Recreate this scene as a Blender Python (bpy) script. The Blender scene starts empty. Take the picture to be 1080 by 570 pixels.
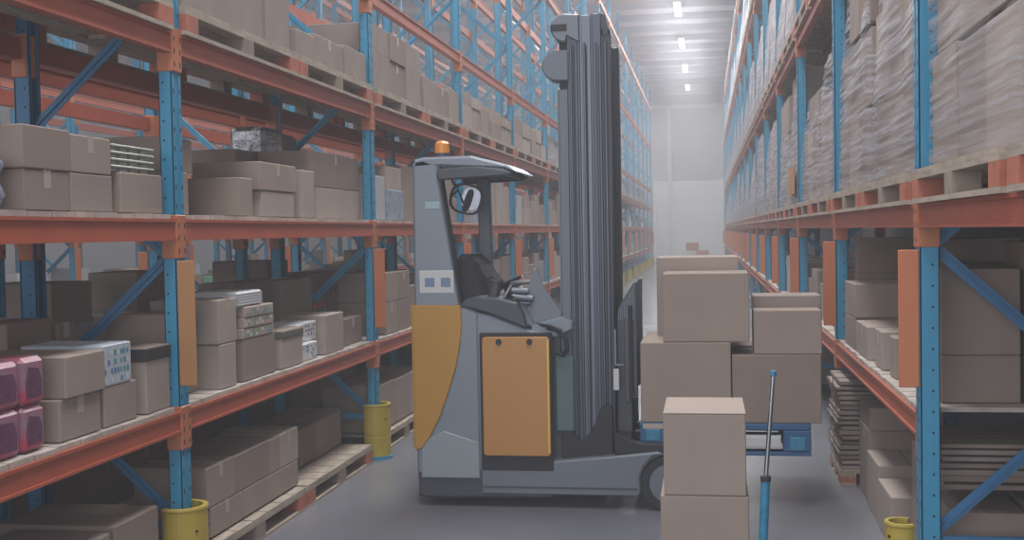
import bpy, math, random
from mathutils import Vector, Matrix
random.seed(7)
S = bpy.context.scene
COL = S.collection
PI = math.pi

# ------------------------------------------------------------------ materials
def mat(name, rgb, rough=.6, metal=0.0, noise=0.0, nscale=8.0, bump=0.0, bscale=40.0, stretch=None, spec=.5, alt=None):
    m = bpy.data.materials.new(name); m.use_nodes = True
    nt = m.node_tree; N = nt.nodes; Lk = nt.links
    b = N['Principled BSDF']
    b.inputs['Roughness'].default_value = rough
    b.inputs['Metallic'].default_value = metal
    b.inputs['Specular IOR Level'].default_value = spec
    b.inputs['Base Color'].default_value = (*rgb, 1)
    if noise or bump:
        tc = N.new('ShaderNodeTexCoord'); mp = N.new('ShaderNodeMapping')
        Lk.new(tc.outputs['Object'], mp.inputs['Vector'])
        if stretch: mp.inputs['Scale'].default_value = stretch
    if noise:
        nz = N.new('ShaderNodeTexNoise'); nz.inputs['Scale'].default_value = nscale
        nz.inputs['Detail'].default_value = 6
        Lk.new(mp.outputs[0], nz.inputs['Vector'])
        cr = N.new('ShaderNodeValToRGB')
        a = alt or tuple(c * (1 - noise) for c in rgb)
        cr.color_ramp.elements[0].position = .32; cr.color_ramp.elements[1].position = .68
        cr.color_ramp.elements[0].color = (*a, 1); cr.color_ramp.elements[1].color = (*rgb, 1)
        Lk.new(nz.outputs['Fac'], cr.inputs['Fac']); Lk.new(cr.outputs['Color'], b.inputs['Base Color'])
    if bump:
        n2 = N.new('ShaderNodeTexNoise'); n2.inputs['Scale'].default_value = bscale
        Lk.new(mp.outputs[0], n2.inputs['Vector'])
        bp = N.new('ShaderNodeBump'); bp.inputs['Strength'].default_value = bump; bp.inputs['Distance'].default_value = .01
        Lk.new(n2.outputs['Fac'], bp.inputs['Height']); Lk.new(bp.outputs['Normal'], b.inputs['Normal'])
    return m

def wrap_mat(name, rgb, lo, hi, rot):
    """stretch film: streaks that are milky where layered and clear where thin"""
    m = bpy.data.materials.new(name); m.use_nodes = True
    nt = m.node_tree; N = nt.nodes; Lk = nt.links
    b = N['Principled BSDF']
    b.inputs['Base Color'].default_value = (*rgb, 1); b.inputs['Roughness'].default_value = .42
    tc = N.new('ShaderNodeTexCoord'); mp = N.new('ShaderNodeMapping')
    mp.inputs['Rotation'].default_value = (rot, 0, 0)
    mp.inputs['Scale'].default_value = (1.2, .8, 26)
    Lk.new(tc.outputs['Object'], mp.inputs['Vector'])
    nz = N.new('ShaderNodeTexNoise'); nz.inputs['Scale'].default_value = 1.5; nz.inputs['Detail'].default_value = 7
    nz.inputs['Roughness'].default_value = .65
    Lk.new(mp.outputs[0], nz.inputs['Vector'])
    mr = N.new('ShaderNodeMapRange'); mr.inputs['From Min'].default_value = .40; mr.inputs['From Max'].default_value = .64
    mr.inputs['To Min'].default_value = lo; mr.inputs['To Max'].default_value = hi
    Lk.new(nz.outputs['Fac'], mr.inputs['Value']); Lk.new(mr.outputs[0], b.inputs['Alpha'])
    bp = N.new('ShaderNodeBump'); bp.inputs['Strength'].default_value = .25; bp.inputs['Distance'].default_value = .006
    Lk.new(nz.outputs['Fac'], bp.inputs['Height']); Lk.new(bp.outputs['Normal'], b.inputs['Normal'])
    return m

CARD = [mat('cardboard_tan', (.325, .255, .215), .85, noise=.12, nscale=3),
        mat('cardboard_brown', (.27, .205, .175), .85, noise=.12, nscale=4),
        mat('cardboard_pale', (.39, .32, .28), .85, noise=.1, nscale=3),
        mat('cardboard_dusty', (.30, .245, .22), .85, noise=.15, nscale=5),
        mat('cardboard_white', (.44, .45, .48), .7, noise=.12, nscale=9),
        mat('cardboard_bluish', (.30, .36, .46), .7, noise=.35, nscale=16)]
M_SEAM = mat('flap_gap', (.10, .075, .06), .9)
M_TAPE = mat('packing_tape', (.42, .36, .31), .35)
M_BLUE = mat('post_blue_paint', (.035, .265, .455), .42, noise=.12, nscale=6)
M_BLUESHADE = mat('blue_paint_shaded', (.035, .16, .34), .45, noise=.12, nscale=6)  # post blue darkened: shade inside the near frames put into the colour
M_HOLE = mat('hole_dark', (.015, .02, .03), .9)
M_ORG = mat('beam_orange_paint', (.43, .10, .052), .45, noise=.12, nscale=5)
M_CON = mat('connector_orange_paint', (.50, .165, .075), .45, noise=.1, nscale=9)
M_PLATE = mat('plate_orange', (.52, .17, .075), .5, noise=.05, nscale=5)
M_PLATEY = mat('plate_amber', (.46, .22, .09), .5, noise=.05, nscale=5)
M_WOOD = mat('pallet_wood', (.46, .38, .31), .8, noise=.35, nscale=5, stretch=(6, 1, 6))
M_WOODD = mat('pallet_block_wood', (.34, .27, .22), .8, noise=.35, nscale=12)
M_REDB = mat('painted_block', (.50, .16, .10), .7, noise=.3, nscale=14)
M_DECK = mat('deck_board_wood', (.52, .46, .41), .8, noise=.35, nscale=7)
M_YEL = mat('protector_yellow', (.50, .37, .055), .45, noise=.2, nscale=7)
M_WHITE = mat('white_paint', (.62, .63, .66), .5, noise=.05)
M_LAB = mat('paper_label', (.55, .55, .56), .6)
M_FILM = wrap_mat('stretch_film', (.47, .46, .51), .0, .72, .5)
M_FILM2 = wrap_mat('stretch_film_dense', (.44, .43, .48), .35, .95, -.2)
M_FILM3 = wrap_mat('stretch_film_thin', (.48, .47, .52), .0, .55, .6)

# truck
M_GREY = mat('truck_light_grey', (.21, .245, .30), .35, noise=.08, nscale=2)
M_MID = mat('truck_mid_grey', (.16, .18, .22), .4, noise=.08, nscale=3)
M_DARK = mat('truck_dark_grey', (.055, .062, .08), .45)
M_BLK = mat('black_rubber', (.022, .022, .028), .65)
M_AMB = mat('truck_amber_panel', (.46, .235, .035), .42, noise=.06, nscale=2)
M_DOOR = mat('battery_door_orange', (.47, .22, .06), .42, noise=.06, nscale=2)
M_MAST = mat('mast_steel', (.085, .098, .13), .36, .35, noise=.15, nscale=3, stretch=(8, 8, .5))
M_MASTL = mat('mast_highlight_steel', (.15, .17, .215), .34, .4, noise=.15, nscale=3, stretch=(8, 8, .5))  # lighter mast steel: the middle rail's highlight is put into the colour
M_MASTD = mat('mast_dark_shaded_steel', (.045, .05, .065), .4, .3)  # darker mast steel: the front rail's recess shade is put into the colour
M_COVER = mat('mast_cover', (.13, .155, .195), .45)
M_CHR = mat('chrome', (.55, .57, .62), .18, 1.0)
M_PBLU = mat('plastic_blue', (.02, .10, .24), .45, noise=.1)
M_PBLUL = mat('plastic_blue_pad', (.03, .24, .42), .5, noise=.3, nscale=30)
M_BEAC = mat('beacon_orange', (.75, .28, .05), .3)
M_GLS = mat('mirror_glass', (.22, .23, .26), .12, .9)

# ------------------------------------------------------------------ mesh builder
class MB:
    def __init__(s): s.v = []; s.f = []; s.m = []; s.sm = []
    def add(s, vs, fs, mi=0, smooth=False):
        o = len(s.v); s.v += [tuple(v) for v in vs]
        for f in fs: s.f.append(tuple(i + o for i in f)); s.m.append(mi); s.sm.append(smooth)
    def box(s, x0, x1, y0, y1, z0, z1, mi=0, b=0.0):
        if x0 > x1: x0, x1 = x1, x0
        if y0 > y1: y0, y1 = y1, y0
        if z0 > z1: z0, z1 = z1, z0
        if b <= 0:
            s.add([(x0,y0,z0),(x1,y0,z0),(x1,y1,z0),(x0,y1,z0),(x0,y0,z1),(x1,y0,z1),(x1,y1,z1),(x0,y1,z1)],
                  [(0,3,2,1),(4,5,6,7),(0,1,5,4),(1,2,6,5),(2,3,7,6),(3,0,4,7)], mi); return s
        b = min(b, (x1-x0)*.45, (y1-y0)*.45, (z1-z0)*.45)
        V = {}; vs = []
        for sx in (0,1):
            for sy in (0,1):
                for sz in (0,1):
                    cx, cy, cz = (x0,x1)[sx], (y0,y1)[sy], (z0,z1)[sz]
                    ix, iy, iz = cx + (b,-b)[sx], cy + (b,-b)[sy], cz + (b,-b)[sz]
                    for ax, p in enumerate(((cx,iy,iz),(ix,cy,iz),(ix,iy,cz))):
                        V[(sx,sy,sz,ax)] = len(vs); vs.append(p)
        F = []
        def key(ax, a, u, v):
            t = [0,0,0]; t[ax] = a; o = [i for i in range(3) if i != ax]; t[o[0]] = u; t[o[1]] = v; return tuple(t)
        for ax in range(3):
            for a in (0,1):
                q = [V[(*key(ax,a,u,v), ax)] for u,v in ((0,0),(1,0),(1,1),(0,1))]
                F.append(q)
        for ax in range(3):            # edges along ax
            o = [i for i in range(3) if i != ax]
            for u in (0,1):
                for v in (0,1):
                    k0, k1 = key(ax,0,u,v), key(ax,1,u,v)
                    F.append([V[(*k0,o[0])], V[(*k1,o[0])], V[(*k1,o[1])], V[(*k0,o[1])]])
        for sx in (0,1):
            for sy in (0,1):
                for sz in (0,1): F.append([V[(sx,sy,sz,i)] for i in range(3)])
        c = Vector(((x0+x1)/2,(y0+y1)/2,(z0+z1)/2)); G = []
        for f in F:
            p = [Vector(vs[i]) for i in f]; n = (p[1]-p[0]).cross(p[2]-p[0])
            mid = sum(p, Vector())/len(p)
            G.append(tuple(f) if n.dot(mid-c) > 0 else tuple(reversed(f)))
        s.add(vs, G, mi); return s
    def prism(s, poly, axis, a, b_, mi=0, bev=0.0):
        """poly: (u,v) outline, extruded along axis ('y': u=x, v=z; 'x': u=y, v=z; 'z': u=x, v=y)"""
        n = len(poly)
        def P(u, v, w): return {'y': (u, w, v), 'x': (w, u, v), 'z': (u, v, w)}[axis]
        if bev > 0:
            cx = sum(p[0] for p in poly)/n; cz = sum(p[1] for p in poly)/n
            ins = []
            for i in range(n):
                p0, p1, p2 = Vector(poly[i-1]), Vector(poly[i]), Vector(poly[(i+1) % n])
                e1 = (p1-p0); e2 = (p2-p1)
                n1 = Vector((e1.y,-e1.x)); n2 = Vector((e2.y,-e2.x))
                if n1.length: n1.normalize()
                if n2.length: n2.normalize()
                q = n1+n2
                if q.length: q.normalize()
                ins.append(q)
            area = sum(poly[i-1][0]*poly[i][1]-poly[i][0]*poly[i-1][1] for i in range(n))
            sg = -1 if area > 0 else 1
            inner = [(poly[i][0]+sg*ins[i].x*bev, poly[i][1]+sg*ins[i].y*bev) for i in range(n)]
            rings = [[P(u,v,a) for u,v in inner], [P(u,v,a+bev) for u,v in poly], [P(u,v,b_-bev) for u,v in poly], [P(u,v,b_) for u,v in inner]]
        else:
            rings = [[P(u,v,a) for u,v in poly], [P(u,v,b_) for u,v in poly]]
        vs = [p for r in rings for p in r]; F = [tuple(range(n))[::-1]]
        for k in range(len(rings)-1):
            for i in range(n):
                j = (i+1) % n; F.append((k*n+i, k*n+j, (k+1)*n+j, (k+1)*n+i))
        F.append(tuple(range((len(rings)-1)*n, len(rings)*n)))
        s.add(vs, F, mi); s._fix = True; return s
    def cyl(s, p0, p1, r0, r1=None, n=16, mi=0, cap=True, smooth=True):
        r1 = r0 if r1 is None else r1
        p0, p1 = Vector(p0), Vector(p1); d = (p1-p0).normalized()
        a = d.orthogonal().normalized(); b = d.cross(a)
        vs = []
        for p, r in ((p0,r0),(p1,r1)):
            for i in range(n):
                t = 2*PI*i/n; vs.append(p + a*math.cos(t)*r + b*math.sin(t)*r)
        s.add(vs, [(i,(i+1)%n,n+(i+1)%n,n+i) for i in range(n)], mi, smooth)
        if cap: s.add(vs, [tuple(range(n))[::-1], tuple(range(n,2*n))], mi)
        return s
    def bar(s, p0, p1, w, t, mi=0, side=(0,1,0)):
        """rectangular bar from p0 to p1, t thick along side, w across"""
        p0, p1 = Vector(p0), Vector(p1); d = (p1-p0).normalized(); sd = Vector(side)
        u = d.cross(sd).normalized()*w/2; sd = sd*t/2
        vs = [p+a*u+b*sd for p in (p0,p1) for a,b in ((-1,-1),(1,-1),(1,1),(-1,1))]
        s.add(vs, [(0,3,2,1),(4,5,6,7),(0,1,5,4),(1,2,6,5),(2,3,7,6),(3,0,4,7)], mi); return s
    def tube(s, pts, r, n=8, mi=0):
        for a, b in zip(pts, pts[1:]): s.cyl(a, b, r, n=n, mi=mi)
        return s
    def build(s, name, mats, parent=None, origin=None):
        me = bpy.data.meshes.new(name)
        org = Vector(parent['_o']) if (parent is not None and '_o' in parent) else Vector(origin or (0,0,0))
        me.from_pydata([tuple(Vector(v)-org) for v in s.v], [], s.f)
        me.polygons.foreach_set('material_index', s.m); me.polygons.foreach_set('use_smooth', s.sm)
        for m in (mats if isinstance(mats, (list,tuple)) else [mats]): me.materials.append(m)
        if getattr(s, '_fix', False):
            import bmesh
            bm = bmesh.new(); bm.from_mesh(me); bmesh.ops.recalc_face_normals(bm, faces=bm.faces); bm.to_mesh(me); bm.free()
        me.update()
        o = bpy.data.objects.new(name, me); COL.objects.link(o)
        if parent is not None:
            o.parent = parent; o['_o'] = tuple(org)
        else: o.location = org; o['_o'] = tuple(org)
        return o

def tag(o, label=None, cat=None, group=None, kind=None):
    if label: o['label'] = label
    if cat: o['category'] = cat
    if group: o['group'] = group
    if kind: o['kind'] = kind
    return o
def thing(name, loc, label, cat, group=None):
    o = bpy.data.objects.new(name, None); COL.objects.link(o); o.empty_display_size = .1
    o.location = loc; o['_o'] = tuple(loc); return tag(o, label, cat, group)
def copy_tree(o, parent=None):
    c = o.copy(); COL.objects.link(c); c.parent = parent
    for ch in list(o.children): copy_tree(ch, c)
    return c
ORD = ['first','second','third','fourth','fifth','sixth','seventh','eighth','ninth','tenth','eleventh','twelfth','thirteenth','fourteenth','fifteenth','sixteenth','seventeenth','eighteenth','nineteenth','twentieth']

# ------------------------------------------------------------------ layout constants (metres)
XL, XR = -2.454, .898          # rack faces either side of the aisle
BAY, BAYL, NB = 3.27, 3.30, 15
YL, YR = 5.225, 5.265            # nearest post in view, left / right
L1, L2, L3, L4, L5, L6 = .815, 1.72, 2.597, 3.465, 5.45, 7.25
D1, D2 = L1+.05+.024, L2+.05+.024

# ------------------------------------------------------------------ setting
def struct(name, mb, m, **k):
    return tag(mb.build(name, m, **k), kind='structure')
M_FLOOR = mat('concrete_floor', (.20, .207, .235), .27, noise=.22, nscale=.9, bump=.05, bscale=60)
M_WALL = mat('wall_panel', (.40, .40, .46), .6, noise=.05, nscale=.5)
M_CEIL = mat('ceiling_sheet', (.72, .72, .78), .6, noise=.06, nscale=.6)
M_STEEL = mat('roof_steel', (.52, .53, .60), .5)
YW = 63.0
struct('floor', MB().box(-22, 8, -4, YW, -.1, 0), M_FLOOR)
w = MB()
w.box(-22, -2.6, YW, YW+.2, 0, 8.9); w.box(.9, 8, YW, YW+.2, 0, 8.9); w.box(-2.6, .9, YW, YW+.2, 4.3, 8.9)
for k in range(8): w.box(-22, 8, YW-.03, YW, 4.6+k*.62, 4.63+k*.62)
struct('wall_far', w, M_WALL)
struct('wall_left', MB().box(-22.2, -22, -4, YW, 0, 8.9), M_WALL)
struct('wall_right', MB().box(8, 8.2, -4, YW, 0, 8.9), M_WALL)
c = MB().box(-22.2, 8.2, -4, YW+.2, 8.9, 9.05)
struct('ceiling', c, M_CEIL)
pur = MB()
for k in range(30): pur.box(-22, 8, -2+k*2.2, -1.88+k*2.2, 8.68, 8.9)
struct('trim_1', pur, M_STEEL)            # purlins under the roof sheets
tr = MB().box(-22, 8, YW-.25, YW-.03, 8.05, 8.25); tr.box(-1.95,-1.75,YW-.22,YW-.02,0,8.05)
struct('trim_2', tr, M_STEEL)
# the roller door at the end of the aisle, standing half open to daylight
dr = MB()
for k in range(9): dr.box(-2.6, .9, YW+.05, YW+.12, 2.95+k*.15, 3.085+k*.15)
dr.box(-2.72,-2.6,YW-.06,YW+.1,0,4.3); dr.box(.9,1.02,YW-.06,YW+.1,0,4.3)
struct('door_1', dr, M_WHITE)
struct('ground_beyond_door', MB().box(-10, 8, YW+.2, YW+14, -.12, -.02), mat('yard_concrete', (.55,.55,.56), .8, noise=.1))
yb = MB().box(-10, 8, YW+13.8, YW+14, -.02, 7)
struct('wall_yard', yb, mat('yard_wall', (.66,.66,.70), .8, noise=.05))

# ------------------------------------------------------------------ racks
def post_mesh(Y, xf, sgn, z1, holes):
    """upright: open lipped channel, its face at xf looking along sgn, depth .086 away from the aisle"""
    m = MB(); xb = xf - sgn*(.066 if sgn > 0 else .080); y0, y1 = Y-.045, Y+.045
    m.box(xf, xf-sgn*.004, y0+.02, y1-.02, .012, z1)            # recessed web strip
    m.box(xf+sgn*.003, xf-sgn*.006, y0, y0+.026, .012, z1); m.box(xf+sgn*.003, xf-sgn*.006, y1-.026, y1, .012, z1)
    m.box(xf, xb, y0, y0+.004, .012, z1); m.box(xf, xb, y1-.004, y1, .012, z1)
    m.box(xb, xb+sgn*.004, y0, y0+.02, .012, z1); m.box(xb, xb+sgn*.004, y1-.02, y1, .012, z1)
    m.box(xf+sgn*.02, xb-sgn*.02, y0-.02, y1+.02, 0, .012)       # base plate
    if holes:
        z = .2
        while z < min(z1, 4.6):
            for yy in (y0+.013, y1-.013):
                m.box(xf+sgn*.0034, xf-sgn*.001, yy-.005, yy+.005, z, z+.022, 1)
            xm = (xf+xb)/2 - sgn*.012
            m.cyl((xm, y0-.0006, z+.05), (xm, y0+.001, z+.05), .0055, n=8, mi=1, smooth=False)
            z += .09
    return m

def rack(xf, sgn, ys, levels, ztop, label, depth=.8, near=5, skip=(), plates=True, decks=(), holes=4, rich=True, plate_mats=None):
    """sgn=+1: aisle face looks to +x. ys: post stations. levels: {z: first bay index}"""
    t = thing('pallet_rack', (xf, ys[1], 0), label, 'pallet rack')
    xb = xf - sgn*depth
    for i, Y in enumerate(ys):
        p = post_mesh(Y, xf, sgn, ztop, i <= holes).build('upright_post', [M_BLUE, M_HOLE], t)
        q = post_mesh(Y, xb, -sgn, ztop, i <= min(holes, 2)).build('rear_post', [M_BLUE if sgn < 0 or i > 1 else M_BLUESHADE, M_HOLE], t)
        # zigzag bracing between the two posts
        zs = [.35]; 
        while zs[-1]+.62 < ztop: zs.append(zs[-1]+.62)
        xa, xc = xf-sgn*.06, xb+sgn*.06
        allb = MB()
        for k in range(len(zs)-1):
            a, b = ((xa,Y,zs[k]),(xc,Y,zs[k+1])) if k % 2 == 0 else ((xc,Y,zs[k]),(xa,Y,zs[k+1]))
            if i < near and zs[k] < 4.5:
                m = MB().bar(a, b, .05, .006); m.bar(a, b, .008, .03)
                m.build('diagonal_brace', M_BLUESHADE if i<2 else M_BLUE, t)
            else: allb.bar(a, b, .042, .028)
        if i < near:
            MB().box(xa+sgn*.0, xc, Y-.015, Y+.015, .29, .335).build('horizontal_brace', M_BLUESHADE if i<2 else M_BLUE, t)
        else: allb.box(xa, xc, Y-.015, Y+.015, .29, .335)
        if allb.v: allb.build('brace_lattice', M_BLUE, t)
        if plates and i >= 1:
            w_ = .086
            m = MB().box(xf+sgn*.004, xf+sgn*.09, Y-.052, Y-.044, .985, 1.575, 0, .004)
            m.box(xf+sgn*.0035, xf+sgn*.02, Y-.044, Y-.03, 1.05, 1.08); m.box(xf+sgn*.0035, xf+sgn*.02, Y-.044, Y-.03, 1.48, 1.51)
            m.build('marker_plate', M_PLATEY if (sgn > 0 and i == 1) else M_PLATE, t)
    for li, (z, first, hgt) in enumerate(levels):
        for i in range(len(ys)-1):
            if i < first: continue
            a, b = ys[i]+.045, ys[i+1]-.045
            for side, nm in ((0,'front_beam'),(1,'rear_beam')):
                x_ = xf if side == 0 else xb
                sg = sgn if side == 0 else -sgn
                m = MB(); 
                m.box(x_-sg*.045, x_-sg*.0, a, b, z-hgt/2, z+hgt/2)
                m.box(x_, x_+sg*.009, a, b, z+hgt/2-.014, z+hgt/2); m.box(x_, x_+sg*.009, a, b, z-hgt/2, z-hgt/2+.012)
                # hooked end connector wrapped round the post
                for yy in ([ys[i+1]] + ([ys[i]] if i == first else [])):
                    if i == first and yy == ys[i] and first > 0:
                        m.box(x_+sg*.006, x_-sg*.05, yy+.046, yy+.056, z-hgt/2-.085, z+hgt/2+.02, 1); continue
                    m.box(x_+sg*.010, x_-sg*(.070 if sgn > 0 else .084), yy-.051, yy+.051, z-hgt/2-.085, z+hgt/2+.02, 1, .004)
                    if i < 4:
                        for zz in (-.1,-.04,.02):
                            for dy in (-.03,.03): m.box(x_+sg*.0105, x_+sg*.009, yy+dy-.005, yy+dy+.005, z+zz-.012, z+zz+.012, 2)
                m.build(nm, [M_ORG, M_CON, M_HOLE], t)
            if li in decks:
                m = MB(); y = a+.004
                while y < b-.05:
                    wd = .155; y2 = min(y+wd, b)
                    dz = random.uniform(-.002, .002)
                    m.box(xf-sgn*(.002+random.uniform(0,.012)), xb+sgn*.002, y, y2, z+hgt/2+.001, z+hgt/2+.022+dz)
                    y = y2+.012
                m.build('shelf_deck', M_DECK, t)
    return t

ysL = [YL+BAYL*(i-1) for i in range(NB+2)]
ysR = [YR+BAY*(i-1) for i in range(NB+3)]
H = .10
rack(XL, 1, ysL, [(L1,0,H),(L2,0,H),(L3,0,H),(L4,0,H),(L5,0,.12),(L6,0,.12)], 8.1,
     'blue and orange pallet rack run along the left side of the aisle', decks=(0,1))
rack(XR, -1, ysR, [(L1,1,H),(L2,0,H),(L4,0,H),(5.65,0,.12),(7.4,0,.12)], 8.3,
     'blue and orange pallet rack run along the right side of the aisle, with wrapped loads', decks=(0,))
ysB = [YL+BAYL*(i-1)+.35 for i in range(0, NB+1)]
rack(-4.42, -1, ysB, [(L1,0,H),(L2,0,H),(L3,0,H),(L4,0,H),(L5,0,.12),(L6,0,.12)], 8.1,
     'pallet rack run standing back to back behind the left rack', decks=(0,1), near=2, holes=0)
ysC = [YL+BAY*(i+.55) for i in range(0, NB+1)]
rack(-7.75, 1, ysC, [(L1,0,H),(L2,0,H),(L3,0,H),(L4,0,H),(L5,0,.12),(L6,0,.12)], 8.1,
     'distant pallet rack run on the far side of the next aisle to the left', decks=(0,1), near=0, holes=-1)
ysD = [YL+BAY*(i+3.2) for i in range(0, NB-2)]
rack(-9.7, -1, ysD, [(L1,0,H),(L2,0,H),(L4,0,H),(L5,0,.12),(L6,0,.12)], 8.1,
     'furthest pallet rack run, seen only through the left racks', plates=False, near=0, holes=-1)

# yellow protectors at the feet of the front posts
def protector(x, Y, sgn, base, ro=.112, ri=.092, h=.41):
    m = MB(); n = 22
    cx = x - sgn*.02
    ang = [(-125 + 250*i/n)*PI/180 for i in range(n+1)]
    def P(a, r, z): return (cx+sgn*math.cos(a)*r, Y+math.sin(a)*r, z)
    vs = []
    prof = [(ro,.0),(ro,.17),(ro-.004,.175),(ro,.18),(ro,h-.02),(ro+.006,h-.01),(ro+.004,h),(ri,h),(ri,0)]
    for a in ang: vs += [P(a, r, z) for r, z in prof]
    k = len(prof); F = []
    for i in range(n):
        for j in range(k): F.append((i*k+j, (i+1)*k+j, (i+1)*k+(j+1)%k, i*k+(j+1)%k))
    F.append(tuple(range(k))); F.append(tuple(range(n*k, n*k+k))[::-1])
    m.add(vs, F, 0, False); m._fix = True
    t = thing('post_protector', (cx, Y, 0), base, 'post protector', None)
    m.build('sleeve', M_YEL, t)
    f = MB(); vs = []
    for a in ang: vs += [P(a, q, z) for q, z in ((ro+.001,0),(ro+.013,0),(ro+.013,.022),(ro+.001,.022))]
    f.add(vs, [(i*4+j, (i+1)*4+j, (i+1)*4+(j+1)%4, i*4+(j+1)%4) for i in range(n) for j in range(4)]+[(0,1,2,3),(n*4+3,n*4+2,n*4+1,n*4)]); f._fix = True
    f.build('foot_band', M_BLUE, t)
    for a in (-.6, .6): b = MB(); b.cyl(P(a, ro+.001, .3), P(a, ro+.006, .3), .007, n=10); b.build('bolt', M_BLK, t)
    return t
for i, Y in enumerate(ysL[1:]):
    lab = ['yellow plastic protector round the foot of the nearest left rack post',
           'yellow protector round the left rack post just behind the truck tail'][i] if i < 2 else \
          'yellow post protector on the left rack, %s post from the front' % ORD[i]
    t = protector(XL, Y, 1, lab); t['group'] = 'yellow protectors at the left rack posts'
protector(.828, ysR[1]+.15, -1, 'small yellow protector beside the nearest right rack post, at the bottom edge', .072, .058, .36)

# ------------------------------------------------------------------ cartons
def carton_mb(x0, x1, y0, y1, z0, z1, seam=True, tape=False):
    m = MB().box(x0, x1, y0, y1, z0, z1, 0, .005)
    if seam:
        ym = (y0+y1)/2; xm = (x0+x1)/2
        if (x1-x0) > (y1-y0): m.box(x0+.006, x1-.006, ym-.0018, ym+.0018, z1-.002, z1+.0006, 1)
        else: m.box(xm-.0018, xm+.0018, y0+.006, y1-.006, z1-.002, z1+.0006, 1)
    if tape:
        ym = (y0+y1)/2; xm = (x0+x1)/2
        if tape == 'x':       # tape along x, folding down the two x faces
            m.box(x0-.0008, x1+.0008, ym-.024, ym+.024, z1-.07, z1+.0012, 2)
        else: m.box(xm-.024, xm+.024, y0-.0008, y1+.0008, z1-.07, z1+.0012, 2)
    return m
ncart = 0
def carton(x0, x1, y0, y1, z0, z1, label, group=None, mi=None, tape=False, name='cardboard_box', cat='cardboard box', rot=0):
    global ncart; ncart += 1
    if x0 > x1: x0, x1 = x1, x0
    cx, cy = (x0+x1)/2, (y0+y1)/2
    m = carton_mb(x0-cx, x1-cx, y0-cy, y1-cy, 0, z1-z0, tape=tape)
    o = m.build(name, [CARD[random.randrange(4) if mi is None else mi], M_SEAM, M_TAPE])
    o.location = (cx, cy, z0); o.rotation_euler = (0,0,rot)
    return tag(o, label, cat, group)
G = .0015   # hairline between things that touch

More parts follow.
